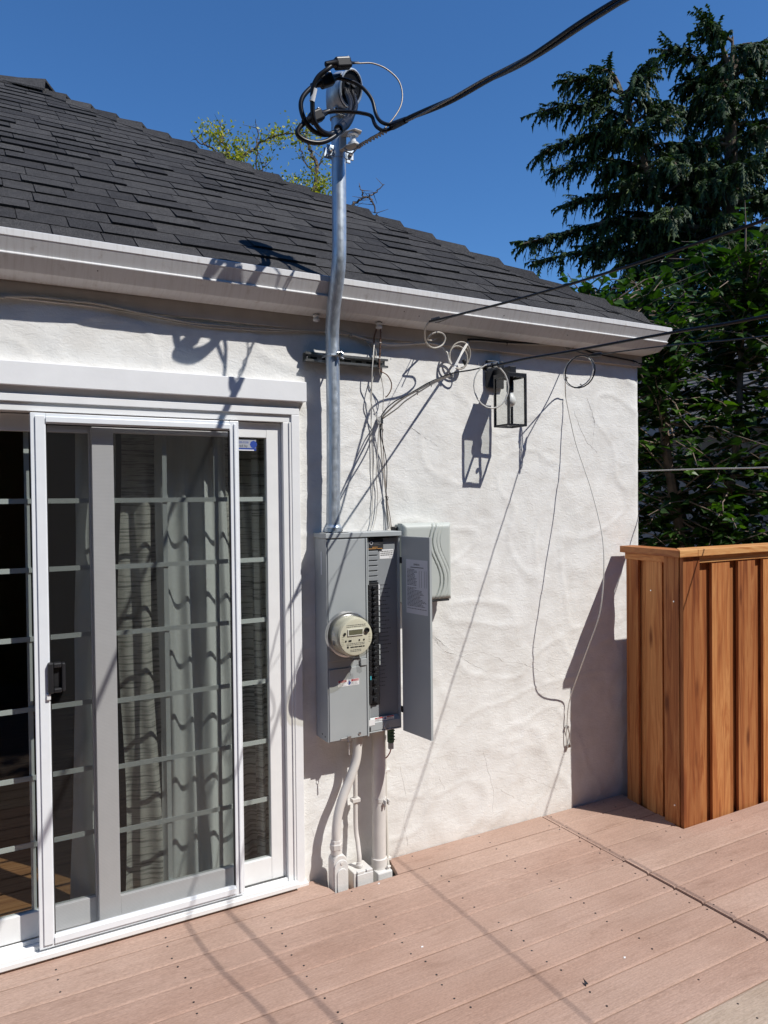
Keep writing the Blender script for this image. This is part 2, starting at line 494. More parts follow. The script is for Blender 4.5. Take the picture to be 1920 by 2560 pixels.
deck = thing('deck', (0, 0, 0), 'terracotta pink composite deck with long boards along the house wall', 'deck', kind='structure')
PITCH = 0.1433; BW = 0.1398; SEAM = 2.643
def board(x0, x1, y0, y1, mat, z=0.0):
    # eased top edges
    e = 0.004
    prof = [(y0, -0.024), (y1, -0.024), (y1, -0.005), (y1 - e, -0.0012), (y1 - 2.2 * e, 0.0), (y0 + 2.2 * e, 0.0), (y0 + e, -0.0012), (y0, -0.005)]
    return MB().prism([(x0, p, q + z) for p, q in prof], (x1 - x0, 0, 0)).build('board', mat, deck)
def cutboard(outline, mat, z=0.0):
    return MB().prism([(x, y, -0.024 + z) for x, y in outline], (0, 0, 0.024)).build('board', mat, deck, bevel=0.003)
screws = MB()
def screw(x, y, z=0.0):
    if random.random() < 0.12: return
    x += random.uniform(-0.014, 0.014); y += random.uniform(-0.004, 0.004)
    screws.lathe([(0.0038, -0.002), (0.0038, 0.0004), (0.0024, 0.0005)], (x, y, z), (0, 0, 1), 8)
for k in range(25):  # rows stop unseen behind the camera to cut light bounced onto the wall
    y1 = -0.003 if k == 0 else -0.146 - PITCH * (k - 1) - 0.0018
    y0 = -0.146 - PITCH * k + 0.0017
    m = DECK if k < 10 else DECK2
    dz = random.uniform(-0.0008, 0.0008)
    if k == 0:
        cutboard([(-1.6, y0), (1.358, y0), (1.352, -0.10), (1.322, -0.028), (1.318, y1), (-1.6, y1)], m, dz)
        cutboard([(1.672, y0), (SEAM - 0.002, y0), (SEAM - 0.002, y1), (1.708, y1), (1.70, -0.03)], m, 0.0005)
        board(SEAM + 0.003, 3.235, y0, y1, m)
    else:
        board(-1.6, SEAM - 0.002, y0, y1, m, dz)
        if y0 > -0.47:
            cutboard([(SEAM + 0.003, y0), (3.20 - 0.004 * k, y0), (3.215 - 0.004 * k, y1), (SEAM + 0.003, y1)], m, 0.0006)
        elif y1 > -0.47:
            cutboard([(SEAM + 0.003, y0), (6.4, y0), (6.4, -0.487), (3.165, -0.487), (3.165, y1), (SEAM + 0.003, y1)], m, dz)
        else:
            xj = 3.62 if k == 4 else 4.1 if k % 2 else 3.95
            board(SEAM + 0.003, xj, y0, y1, m, dz + 0.008)
            board(xj + 0.003, 6.4, y0, y1, m, dz + 0.0065)
    for j in range(-5, 12):
        x = 2.612 - 0.395 * j
        if j == 0: xs = [2.612, 2.674]
        elif j < 0: xs = [2.674 - 0.395 * j]
        else: xs = [x]
        for xx in xs:
            if xx < -1.4 or xx > 6.2 or (k == 0 and 1.3 < xx < 1.74) or (y0 > -0.47 and xx > 3.12): continue
            for yy in (y0 + 0.03, y1 - 0.03): screw(xx, yy, 0.008 if xx > SEAM and y1 < -0.47 else 0.0008)
tag(screws.build('screw', BLACKM, deck), kind='stuff')
# joists in the dark below
for j in range(-5, 12):
    MB().box(2.59 - 0.395 * j, 2.63 - 0.395 * j, -3.6, -0.01, -0.20, -0.027).build('joist', WOODY, deck)
fascia = MB().box(-1.6, 6.4, -3.64, -3.615, -0.40, -0.026)
fascia.build('rim_board', WOODX, deck)

# ------------------------------------------------------------------ the house
house = thing('house', (1.5, 0, 0), 'single storey white stucco house with dark shingle hip roof and sliding patio door', 'house')

def wall_z(x, z):
    p = Vector((x, 0.0, z))
    h = noise.noise(p * 3.1) * 0.0050 + noise.noise(p * 8.0 + Vector((5, 0, 0))) * 0.0022 + noise.noise(Vector((x * 14, 3, z * 22))) * 0.0012
    wx = x + 0.25 * noise.noise(p * 1.7 + Vector((2, 0, 9))); wz = z + 0.25 * noise.noise(p * 1.5 + Vector((8, 3, 0)))
    rg = noise.noise(Vector(((wx + wz * 0.6) * 2.6 + 7, 1, (wz - wx * 0.5) * 3.4 + 3)))
    h += max(0.0, 0.08 - abs(rg)) * 0.042            # raised trowel ridges
    r2 = noise.noise(Vector(((wx - wz * 0.4) * 4.6 - 4, 9, (wz + wx * 0.7) * 4.0 + 1)))
    h += max(0.0, 0.06 - abs(r2)) * 0.036 * max(0.0, noise.noise(p * 1.1 + Vector((4, 4, 4))) + 0.35)
    g_ = math.exp(-((x - 1.55) / 0.08) ** 2 - ((z - 1.68) / 0.11) ** 2)
    if g_ > 0.02: h += g_ * (0.006 * noise.noise(p * 38) + 0.004 * noise.noise(p * 90))      # rough patch above the panel
    return h
w = MB()
NX, NZ = 300, 226
xs = [-0.9 + (3.40 + 0.9) * i / NX for i in range(NX + 1)]
zs = [-0.44 + (2.62 + 0.44) * j / NZ for j in range(NZ + 1)]
ids = {}
def wid(i, j):
    if (i, j) not in ids:
        x, z = xs[i], zs[j]
        edge = max(0.0, 1 - (3.40 - x) / 0.03)
        ids[(i, j)] = len(w.v)
        w.v.append((x, -wall_z(x, z) + 0.009 * edge ** 2, z))
    return ids[(i, j)]
for i in range(NX):
    for j in range(NZ):
        if xs[i + 1] < 1.262 and zs[j + 1] < 2.115: continue
        w.f.append((wid(i, j), wid(i + 1, j), wid(i + 1, j + 1), wid(i, j + 1)))
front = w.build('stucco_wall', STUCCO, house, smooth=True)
sw = MB()
sw.box(3.20, 3.3995, 0.008, 6.4, -0.44, 2.62)
sw.build('side_wall', STUCCO, house)
MB().box(-0.9, 3.2, 0.05, 0.16, 2.13, 2.62).box(1.30, 3.2, 0.05, 0.16, -0.44, 2.13).build('wall_core', PLASTER, house)

# hairline ridges where old cracks were painted over
def crack(px):
    pts = []
    for a, b in zip(px[:-1], px[1:]):
        n = max(2, int((Vector(b) - Vector(a)).length / 0.02))
        for t in range(n):
            q = Vector(a).lerp(Vector(b), t / n)
            q.x += random.uniform(-0.004, 0.004); q.z += random.uniform(-0.004, 0.004)
            pts.append((q.x, -wall_z(q.x, q.z) - 0.0002, q.z))
    if len(pts) > 2:
        MB().tube(pts, [random.uniform(0.0004, 0.0012) for _ in pts], 5).build('crack', STUCCO, front, smooth=True)
for c in [
    [(1.774, -0.000, 0.430), (1.812, 0.000, 0.259), (1.789, 0.000, 0.148), (1.814, 0.000, 0.064), (1.814, 0.000, 0.016)],
    [(1.963, 0.000, 1.034), (2.032, 0.000, 0.957), (2.127, 0.000, 0.917), (2.251, 0.000, 0.924), (2.321, 0.000, 0.906)],
    [(1.951, 0.000, 1.054), (1.997, -0.000, 1.010), (2.200, 0.000, 0.868), (2.313, 0.000, 0.810)],
    [(2.321, 0.000, 0.906), (2.391, 0.000, 0.863), (2.536, 0.000, 0.829), (2.617, 0.000, 0.794), (2.742, 0.000, 0.740), (2.857, 0.000, 0.737)],
    [(2.988, 0.000, 2.252), (3.027, 0.000, 2.177), (3.050, -0.000, 2.107), (3.037, 0.000, 1.977)],
    [(2.266, 0.000, 0.411), (2.300, 0.000, 0.302), (2.332, 0.000, 0.182), (2.323, 0.000, 0.070)],
    [(2.332, 0.000, 0.223), (2.449, 0.000, 0.148), (2.583, 0.000, 0.067)],
    [(2.477, 0.000, 0.268), (2.639, 0.000, 0.184), (2.779, 0.000, 0.113)],
    [(1.794, 0.000, 2.070), (1.842, 0.000, 2.053), (1.905, -0.000, 2.017), (2.027, 0.000, 1.952)],
    [(1.315, 0.000, 0.235), (1.337, 0.000, 0.140), (1.348, 0.000, 0.056)],
    [(2.001, 0.000, 0.328), (2.043, 0.000, 0.241), (2.019, -0.000, 0.196)],
    [(2.899, 0.000, 2.171), (2.948, 0.000, 2.074), (3.001, -0.000, 1.999), (3.092, 0.000, 1.945)],
]: crack(c)

MB().box(-0.9, 3.412, -0.016, 0.0, 2.452, 2.56).build('frieze_board', FRIEZE, house, bevel=0.002)

# gutter: folded enamel profile, mitred at the corner and returned along the side
prof = [(-0.030, 2.640), (-0.150, 2.640), (-0.1505, 2.6605), (-0.1565, 2.657), (-0.1565, 2.634), (-0.1545, 2.632), (-0.1325, 2.5855), (-0.1330, 2.583), (-0.1375, 2.5795), (-0.1370, 2.5765), (-0.098, 2.531), (-0.094, 2.5285), (-0.020, 2.514), (-0.020, 2.640)]
gt = MB()
n = len(prof)
sx = 0.62
ends = [[(-0.9, y, z) for y, z in prof], [(3.402 - y * sx, y, z) for y, z in prof], [(3.402 - y * sx, 6.5, z) for y, z in prof]]
gt.v = [p for e in ends for p in e]
for a in range(2):
    for i in range(n):
        j = (i + 1) % n
        gt.f.append((a * n + i, a * n + j, (a + 1) * n + j, (a + 1) * n + i))
gutter = gt.build('gutter', GUTTER, house)
for x in (1.345, 1.66):
    MB().lathe([(0.012, 0), (0.016, 0.008), (0.012, 0.016), (0.016, 0.024), (0.010, 0.030)], (x, -0.045, 2.488), (0, 0, 1), 14).build('insulator_knob', PORC, gutter, smooth=True)

for x, z in ((0.62, 2.612), (0.43, 2.56), (1.75, 2.56), (1.83, 2.548), (2.31, 2.60), (2.74, 2.55), (3.1, 2.553)):
    MB().lathe([(0.0022, 0), (0.0022, 0.002)], (x, -0.1395 if z > 2.59 else -0.122, z), (0, -1, -0.4), 8).build('rivet', FELT, gutter)

# roof
E0Y, E0Z, SL = -0.105, 2.668, 0.678
HC = 3.345                                  # hip: x + y = HC
CO = 1 / math.sqrt(1 + SL * SL); SI = SL * CO
PKY = 2.915
roof = MB()
def rp(x, y, h=0.0): return (x, y - SI * h, E0Z + SL * (y - E0Y) + CO * h)
roof.poly([rp(-3.5, E0Y), rp(HC - E0Y, E0Y), rp(HC - PKY, PKY), rp(-3.5, PKY)])
roof.poly([(HC - E0Y, E0Y, E0Z - 0.004), (HC - E0Y, 6.2, E0Z - 0.004), (HC - PKY, PKY, E0Z + SL * (PKY - E0Y) - 0.004)])
roof.poly([rp(-3.5, PKY, 0), rp(HC - PKY, PKY, 0), (HC - E0Y, 6.2, E0Z), (-3.5, 6.2, E0Z)])
roofo = roof.build('roof', FELT, house)
EXPO = 0.146
def clip(poly, c):
    """keep x + y <= c in plan"""
    out = []
    for i in range(len(poly)):
        a, b = poly[i], poly[(i + 1) % len(poly)]
        da, db = c - a[0] - a[1], c - b[0] - b[1]
        if da >= 0: out.append(a)
        if da * db < 0:
            t = da / (da - db)
            out.append((a[0] + (b[0] - a[0]) * t, a[1] + (b[1] - a[1]) * t, a[2] + (b[2] - a[2]) * t))
    return out
ncourse = int((PKY - E0Y) / CO / EXPO)
for k in range(ncourse + 1):
    s0 = -0.012 + k * EXPO
    s1 = min(s0 + EXPO + 0.012, (PKY - E0Y) / CO)
    x = -0.55 - random.uniform(0, 0.3)
    while True:
        wd = random.choice((0.12, 0.15, 0.18, 0.21, 0.25, 0.30))
        xe = x + wd
        t = random.choice((0.006, 0.008, 0.011, 0.014))
        ys0, ys1 = E0Y + s0 * CO, E0Y + s1 * CO
        tl = [(x + 0.0022, ys0 + random.uniform(-0.003, 0.003), t), (xe - 0.0022, ys0 + random.uniform(-0.003, 0.003), t), (xe - 0.0022, ys1, 0.003), (x + 0.0022, ys1, 0.003)]
        tl = clip(tl, HC + 0.02)
        if len(tl) >= 3 and xe > -0.10:
            top = [rp(a, b, h) for a, b, h in tl]
            bot = [rp(a, b, 0.0008) for a, b, h in tl]
            m_ = len(top)
            MB().add(top + bot, [tuple(range(m_)), tuple(range(m_, 2 * m_))[::-1]] + [(m_ + i, m_ + (i + 1) % m_, (i + 1) % m_, i) for i in range(m_)]).build('shingle', SHINGLE, roofo)
        x = xe
        if x + ys0 > HC: break
# hip and ridge caps, folded over the edge and lapped uphill
def cap(base, tip, la, lb, wdt, lift):
    """a bent cap from base (low end) to tip (high end); la and lb are the two downhill directions"""
    base, tip, la, lb = Vector(base), Vector(tip), Vector(la), Vector(lb)
    up = Vector((0, 0, 1))
    b = MB()
    lo = [base + la * wdt + up * (lift * 0.55), base + la * wdt * 0.35 + up * (lift * 1.05), base + up * (lift * 1.35), base + lb * wdt * 0.35 + up * (lift * 1.05), base + lb * wdt + up * (lift * 0.55)]
    hi = [tip + la * wdt + up * 0.004, tip + la * wdt * 0.35 + up * 0.006, tip + up * 0.008, tip + lb * wdt * 0.35 + up * 0.006, tip + lb * wdt + up * 0.004]
    th = Vector((0, 0, -0.017))
    vs_ = lo + hi + [p + th for p in lo] + [p + th * 0.3 for p in hi]
    fs = []
    for i in range(4):
        fs += [(i, i + 1, 6 + i, 5 + i), (10 + i, 15 + i, 16 + i, 11 + i), (i, 10 + i, 11 + i, i + 1), (5 + i, 6 + i, 16 + i, 15 + i)]
    fs += [(0, 5, 15, 10), (4, 14, 19, 9)]
    b.add(vs_, fs)
    return b.build('ridge_cap', SHINGLE, roofo)
hd = Vector((-1, 1, SL))
la = Vector((-0.15, -1, -SL)).normalized()
lb = Vector((1, 0.15, -SL)).normalized()
hip0 = Vector((HC - E0Y, E0Y, E0Z)); L = PKY - E0Y
ncap = 21
for i in range(ncap):
    a = hip0 + hd * (L * (i + 0.45) / ncap); b = hip0 + hd * (L * min(1.0, (i + 1.7) / ncap))
    cap(a, b, la, lb, 0.10 if i == 0 else 0.150, 0.034 + random.uniform(-0.004, 0.004))
pk = Vector((HC - PKY, PKY, E0Z + SL * L))
for i in range(8):
    a = pk + Vector((0.07 - 0.2 * (i + 1), 0, 0)); b = pk + Vector((0.12 - 0.2 * i, 0, 0))
    cap(b, a - Vector((0.05, 0, 0)), Vector((0, -1, -SL)).normalized(), Vector((0, 1, -SL)).normalized(), 0.155, 0.034)
cap(pk + Vector((0.10, -0.10, -0.05)), pk + Vector((-0.16, 0.02, 0.03)), la, lb, 0.15, 0.06)

# room behind the door
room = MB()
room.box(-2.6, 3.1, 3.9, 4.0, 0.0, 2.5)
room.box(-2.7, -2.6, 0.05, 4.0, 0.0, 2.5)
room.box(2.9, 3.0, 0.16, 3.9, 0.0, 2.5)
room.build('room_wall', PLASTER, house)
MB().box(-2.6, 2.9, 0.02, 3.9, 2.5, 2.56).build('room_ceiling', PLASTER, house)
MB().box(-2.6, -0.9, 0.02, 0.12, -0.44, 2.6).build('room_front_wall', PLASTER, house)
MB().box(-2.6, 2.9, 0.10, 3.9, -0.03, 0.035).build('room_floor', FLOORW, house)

# door surround
ds = MB().box(-0.9, 1.297, -0.043, 0.002, 2.133, 2.219)
ds.build('door_head_board', TRIM, house, bevel=0.002)
ca = MB()
ca.box(-0.9, 1.270, -0.022, 0.03, 2.076, 2.104)
ca.box(-0.9, 1.270, -0.014, 0.03, 2.104, 2.134)
ca.box(1.232, 1.270, -0.0225, 0.03, 0.0, 2.0758)
ca.build('door_casing', TRIM, house, bevel=0.002)
jb = MB()
jb.box(-0.9, 1.2315, -0.012, 0.12, 2.043, 2.0755)
jb.box(1.196, 1.2315, -0.0125, 0.12, 0.03, 2.0425)
jb.box(1.222, 1.2318, -0.019, -0.0128, 0.03, 2.0425)
jb.build('door_jamb', VINYL, house, bevel=0.0015)
sl = MB()
sl.box(-0.9, 1.285, -0.030, 0.12, -0.005, 0.012)
sl.box(-0.9, 1.232, -0.055, 0.11, 0.0125, 0.030)
sl.box(-0.9, 1.195, -0.047, -0.040, 0.0302, 0.040)
sl.box(-0.9, 1.195, -0.008, 0.002, 0.0302, 0.046)
sl.box(-0.9, 1.195, 0.046, 0.054, 0.0302, 0.046)
sl.build('door_sill', VINYL, house, bevel=0.0015)
MB().box(-0.9, 1.23, -0.036, -0.0305, -0.02, 0.0115).build('sill_skirt', VINYL, house)

# sliding door: two glazed leaves with flat muntins, 3 columns by 7 rows
sd = thing('sliding_door', (0.5, 0.03, 0.03), None, None)
sd.parent = house; sd.matrix_parent_inverse = Matrix.Translation(-house.location)
sd.location = (0.5, 0.03, 0.03)
def part(mb, name, mat, **k):
    o = mb.build(name, mat, None, **k)
    o.parent = sd
    o.matrix_parent_inverse = Matrix.Translation(-Vector((0.5, 0.03, 0.03)))
    return o
ROWS = [1.974, 1.710, 1.447, 1.184, 0.915, 0.652, 0.396, 0.145]
def leaf(x0, x1, y, cols, st_l, st_r, ys):
    """one glazed leaf: frame outside x0-x1, front face at y"""
    part(MB().box(x0, st_l, y, y + 0.032, 0.047, 2.040), 'stile', VINYL, bevel=0.002)
    part(MB().box(st_r, x1, y, y + 0.032, 0.047, 2.040), 'stile', VINYL, bevel=0.002)
    part(MB().box(st_l, st_r, y + 0.0005, y + 0.0315, 1.974, 2.0395), 'rail', VINYL, bevel=0.002)
    part(MB().box(st_l, st_r, y + 0.0005, y + 0.0315, 0.0475, 0.145), 'rail', VINYL, bevel=0.002)
    part(MB().box(st_l - 0.004, st_r + 0.004, y + 0.014, y + 0.018, 0.142, 1.977), 'pane', GLASS)
    for z in ROWS[1:-1]:
        part(MB().box(st_l, st_r, y + 0.0195, y + 0.0235, z - 0.0095, z + 0.0095), 'muntin', MUNTIN)
    for x in cols:
        part(MB().box(x - 0.009, x + 0.009, y + 0.024, y + 0.0275, 0.145, 1.974), 'muntin', MUNTIN)
leaf(0.417, 1.195, 0.012, (0.698, 0.911), 0.497, 1.128, ROWS)
leaf(-0.33, 0.470, 0.056, (-0.047, 0.192), -0.262, 0.412, ROWS)

# sliding insect screen
scr = thing('screen_door', (0.6, -0.03, 0.04), None, None)
scr.parent = house; scr.matrix_parent_inverse = Matrix.Translation(-house.location)
scr.location = (0.6, -0.03, 0.04)
def spart(mb, name, mat, **k):
    o = mb.build(name, mat, None, **k)
    o.parent = scr
    o.matrix_parent_inverse = Matrix.Translation(-Vector((0.6, -0.03, 0.04)))
    return o
X0, X1, Z0, Z1 = 0.200, 0.990, 0.041, 2.036
for a, b in ((X0, X0 + 0.052), (X1 - 0.038, X1)):
    spart(MB().box(a, b, -0.034, -0.016, Z0, Z1), 'stile', ALU, bevel=0.002)
    spart(MB().box(a + 0.016, b - 0.004 if a == X0 else b - 0.014, -0.041, -0.0342, Z0 + 0.016, Z1 - 0.012), 'stile_lip', ALU, bevel=0.0015)
spart(MB().box(X0 + 0.052, X1 - 0.038, -0.0338, -0.0162, Z1 - 0.040, Z1 - 0.0005), 'rail', ALU, bevel=0.002)
spart(MB().box(X0 + 0.052, X1 - 0.038, -0.0338, -0.0162, Z0 + 0.0005, Z0 + 0.045), 'rail', ALU, bevel=0.002)
spart(MB().box(X0 + 0.052, X1 - 0.038, -0.0405, -0.0340, Z1 - 0.034, Z1 - 0.014), 'rail_lip', ALU, bevel=0.0015)
spart(MB().box(X0 + 0.052, X1 - 0.038, -0.0405, -0.0340, Z0 + 0.014, Z0 + 0.038), 'rail_lip', ALU, bevel=0.0015)
spart(MB().box(X0 + 0.052, X0 + 0.056, -0.030, -0.018, Z0 + 0.045, Z1 - 0.04).box(X1 - 0.042, X1 - 0.038, -0.030, -0.018, Z0 + 0.045, Z1 - 0.04).box(X0 + 0.056, X1 - 0.042, -0.030, -0.018, Z1 - 0.044, Z1 - 0.0402), 'spline_bead', BLACKP)
spart(MB().poly([(X0 + 0.053, -0.024, Z0 + 0.046), (X1 - 0.039, -0.024, Z0 + 0.046), (X1 - 0.039, -0.024, Z1 - 0.041), (X0 + 0.053, -0.024, Z1 - 0.041)]), 'insect_mesh', MESH)
h = MB()
h.box(0.243, 0.262, -0.058, -0.028, 0.995, 1.110)
h.box(0.290, 0.303, -0.058, -0.028, 1.000, 1.106)
h.box(0.262, 0.290, -0.058, -0.028, 1.090, 1.108)
h.box(0.262, 0.290, -0.058, -0.028, 0.997, 1.014)
h.box(0.262, 0.290, -0.040, -0.028, 1.014, 1.090)
spart(h, 'handle', BLACKP, bevel=0.004)
spart(MB().box(0.238, 0.252, -0.050, -0.0342, 0.972, 0.994), 'latch', VINYL, bevel=0.002)

# security sticker inside the fixed leaf, top corner
st = part(MB().box(0.995, 1.085, 0.0205, 0.0208, 1.918, 1.966), 'sticker', BLUEP)
def sticker_text(b, s_, x, z, m):
    o = text(b, s_, m, sd, (x, 0.0200, z), (1, 0, 0), (0, 0, 1))
    o.matrix_parent_inverse = Matrix.Translation(-Vector((0.5, 0.03, 0.03)))
part(MB().box(0.995, 1.0845, 0.0202, 0.0204, 1.9295, 1.9655), 'sticker_ground', plain('sticker_grey', (0.35, 0.37, 0.42), 0.5))
sticker_text('800-289-0338', 0.012, 0.983, 1.949, BLUEP)
sticker_text('Secured by', 0.016, 0.975, 1.933, INK)
part(MB().lathe([(0.0165, 0), (0.0165, 0.0003)], (1.073, 0.0202, 1.945), (0, -1, 0), 8), 'sticker_badge', BLUEP)
sticker_text('ADT', 0.014, 1.061, 1.940, WHITEP)
part(MB().box(0.995, 1.075, 0.0202, 0.0204, 1.918, 1.9225), 'sticker_band', WHITEP)

# curtains in the room
def curtain(label, fx, y, n, z0, z1, mat, nz=40):
    b = MB()
    for j in range(nz + 1):
        v = j / nz
        for i in range(n + 1):
            x, dy = fx(i / n, v)
            b.v.append((x, y + dy, z0 + (z1 - z0) * v))
    for j in range(nz):
        for i in range(n):
            a = j * (n + 1) + i
            b.f.append((a, a + 1, a + n + 2, a + n + 1))
    o = b.build('curtain', mat, None, smooth=True)
    tag(o, label, 'curtain', 'curtains inside the patio door')
def fx1(u, v):
    x = 0.545 + u * (0.60 + 0.05 * (1 - v)) + 0.012 * math.sin(9 * v + 4 * u)
    return x, 0.016 * math.sin(u * 23 + 1.4 * math.sin(3 * v)) + 0.008 * math.sin(u * 51 + 5 * v)
curtain('slubbed sheer curtain with fine horizontal threads behind the fixed door leaf', fx1, 0.185, 80, 0.05, 2.20, SHEER)
def fx2(u, v):
    x = 0.69 + u * (0.30 + 0.05 * (1 - v)) + 0.008 * math.sin(6 * v)
    dy = 0.0
    for c_, w_, a_ in ((0.10, 0.085, 0.055), (0.40, 0.060, 0.040), (0.62, 0.10, 0.070), (0.93, 0.07, 0.045)):
        c2 = c_ + 0.025 * math.sin(3.1 * v + 9 * c_)
        dy -= a_ * math.exp(-((u - c2) / w_) ** 2) * (0.75 + 0.25 * math.sin(2.2 * v + 5 * c_))
    return x, dy + 0.02 + 0.010 * (1 - v) ** 2 * math.sin(11 * u + 6 * v)
curtain('pale smooth drape with round folds gathered in front of the sheer curtain', fx2, 0.150, 90, 0.05, 2.20, DRAPE, 60)
def fx3(u, v):
    return 0.355 + 0.02 * v - 0.03 * (1 - v) ** 3 + u * 0.155, 0.020 * math.sin(u * 9 + 3 * math.sin(5 * v)) + 0.008 * math.sin(26 * v + 8 * u)
curtain('narrow pale curtain edge hanging behind the meeting stile of the patio door', fx3, 0.15, 30, 0.05, 2.20, DRAPE, 70)
def fx4(u, v):
    return 1.10 + u * 0.11, 0.014 * math.sin(u * 16 + 2 * v)
curtain('thin slubbed curtain strip at the hinge side beside the security sticker', fx4, 0.12, 20, 0.05, 2.20, SHEER)

# ------------------------------------------------------------------ fence
fence = thing('fence', (3.25, -0.45, 0), 'new redwood board fence with flat cap turning a corner at the deck edge', 'fence')
ZT = 1.392
def fb(x0, x1, y0, y1, z0, z1, name='board', mat=None):
    return MB().box(x0, x1, y0, y1, z0, z1).build(name, mat or WOODZ, fence, bevel=0.0025)
fb(3.176, 3.304, -0.484, -0.462, -0.40, ZT - 0.002)                       # corner face board
fb(3.171, 3.190, -0.4605, -0.366, -0.40, ZT - 0.002)                      # corner side board
fb(3.198, 3.29, -0.459, -0.37, -0.40, ZT - 0.003, 'post')
# front run: proud boards over recessed ones
for i in range(14):
    x = 3.418 + 0.2165 * i
    fb(x + random.uniform(-0.003, 0.003), x + 0.143, -0.472, -0.454, -0.40, ZT - 0.036)
for i in range(15):
    x = 3.312 + 0.2165 * i
    fb(x, x + 0.142, -0.448, -0.4305, -0.40, ZT - 0.036)
fb(3.306, 6.4, -0.4785, -0.428, ZT - 0.0365, ZT - 0.001, 'rail', WOODX)
fb(3.306, 6.4, -0.428, -0.390, 0.25, 0.34, 'rail', WOODX)
fb(3.306, 6.4, -0.428, -0.390, 1.05, 1.14, 'rail', WOODX)
# return run to the house wall, slightly out of square
def rb(x0, x1, y0, y1, z0, z1, name='board', mat=None, k=0.10):
    f = lambda x, y: x + (0.48 + y) * k
    return MB().hexa([(f(x, y), y, z) for z in (z0, z1) for x, y in ((x0, y0), (x1, y0), (x1, y1), (x0, y1))]).build(name, mat or WOODZ, fence, bevel=0.0025)
rb(3.179, 3.197, -0.336, -0.218, -0.40, ZT - 0.036)
rb(3.179, 3.197, -0.159, -0.066, -0.40, ZT - 0.036)
rb(3.2035, 3.2215, -0.364, -0.285, -0.40, ZT - 0.036)
rb(3.2035, 3.2215, -0.275, -0.130, -0.40, ZT - 0.036)
rb(3.175, 3.245, -0.364, -0.060, ZT - 0.0365, ZT - 0.001, 'rail', WOODY)
# mitred cap
MB().prism([(3.128, -0.500, ZT), (3.262, -0.372, ZT), (3.310, -0.040, ZT), (3.198, -0.040, ZT)], (0, 0, 0.036)).build('cap', WOODY, fence, bevel=0.003)
MB().prism([(3.130, -0.502, ZT + 0.0005), (3.268, -0.502, ZT + 0.0005), (3.268, -0.3695, ZT + 0.0005)], (0, 0, 0.0362)).build('cap', WOODX, fence, bevel=0.002)
MB().box(3.270, 6.4, -0.502, -0.366, ZT + 0.001, ZT + 0.037).build('cap', WOODX, fence, bevel=0.003)
for (x, y, z) in ((3.1705, -0.43, 1.16), (3.1705, -0.43, 0.10), (3.1855, -0.27, 1.2)):
    MB().lathe([(0.005, 0), (0.004, 0.002)], (x, y, z), (-1, 0, 0), 10).build('nail', CHROME, fence)

# ------------------------------------------------------------------ neighbour's house beyond the fence
nh = thing('neighbour_house', (7.2, 4, -0.45), 'grey neighbouring house with shingle roof glimpsed between the leaves', 'house')
MB().box(7.0, 7.2, -6.0, 11.0, -0.45, 2.50).build('wall', NWALL, nh)
MB().box(7.2, 12.0, 10.9, 11.0, -0.45, 2.50).build('wall', NWALL, nh)
nr = MB().hexa([(6.62, -6.2, 2.46), (6.62, 11.2, 2.46), (10.2, 11.2, 4.0), (10.2, -6.2, 4.0), (6.62, -6.2, 2.50), (6.62, 11.2, 2.50), (10.2, 11.2, 4.04), (10.2, -6.2, 4.04)]).build('roof', FELT, nh)
sl2 = 1.54 / 3.58
for k in range(24):
    x = 6.60 + k * 0.148
    y = -2.0
    while y < 8.0:
        wd = random.uniform(0.8, 1.4)
        z = 2.505 + sl2 * (x - 6.62)
        MB().hexa([(x, y, z), (x, y + wd - 0.004, z), (x + 0.16, y + wd - 0.004, z + sl2 * 0.16), (x + 0.16, y, z + sl2 * 0.16), (x, y, z + 0.018), (x, y + wd - 0.004, z + 0.018), (x + 0.16, y + wd - 0.004, z + sl2 * 0.16 + 0.004), (x + 0.16, y, z + sl2 * 0.16 + 0.004)]).build('shingle', NROOF, nr)
        y += wd
MB().box(6.60, 6.63, -6.2, 11.2, 2.38, 2.50).build('fascia', NWALL, nh)

# ------------------------------------------------------------------ electrical panel with its door open
pan = thing('electrical_panel', (1.53, -0.06, 0.64), 'grey metal breaker panel with its narrow right door swung open', 'panel')
L0, L1, R0, R1, F = 1.342, 1.530, 1.541, 1.712, -0.127
cab = MB()
cab.box(L0, 1.5435, F, -0.002, 0.647, 1.536)
cab.box(1.5438, R1, -0.030, -0.002, 0.655, 1.536)
cab.box(1.706, R1, F + 0.002, -0.0305, 0.656, 1.536)
cab.box(1.5438, 1.7058, F + 0.002, -0.0305, 0.656, 0.662)
cab.build('cabinet', GREYP, pan, bevel=0.002)
MB().box(L0 - 0.004, R1 + 0.006, F - 0.006, -0.001, 1.5365, 1.558).build('lid', GREYP, pan, bevel=0.002)
MB().box(L0 + 0.006, L1, F - 0.0045, F - 0.0004, 1.000, 1.530).build('meter_cover', GREYP, pan, bevel=0.0015)
MB().box(L0 + 0.006, L1, F - 0.0045, F - 0.0004, 0.652, 0.966).build('lower_cover', GREYP, pan, bevel=0.0015)
MB().box(1.50, 1.5302, F - 0.010, F - 0.0004, 0.968, 0.999).build('latch_plate', GREYP, pan, bevel=0.002)
MB().box(1.532, 1.540, F - 0.008, F - 0.0004, 0.648, 1.531).build('divider', GREYP, pan, bevel=0.001)
MB().box(1.552, 1.556, F + 0.012, F + 0.05, 0.66, 1.53).build('inner_flange', GREYP, pan)
df = F + 0.020
MB().box(1.5442, 1.7055, df, df + 0.006, 0.722, 1.528).build('dead_front', GREYD, pan)
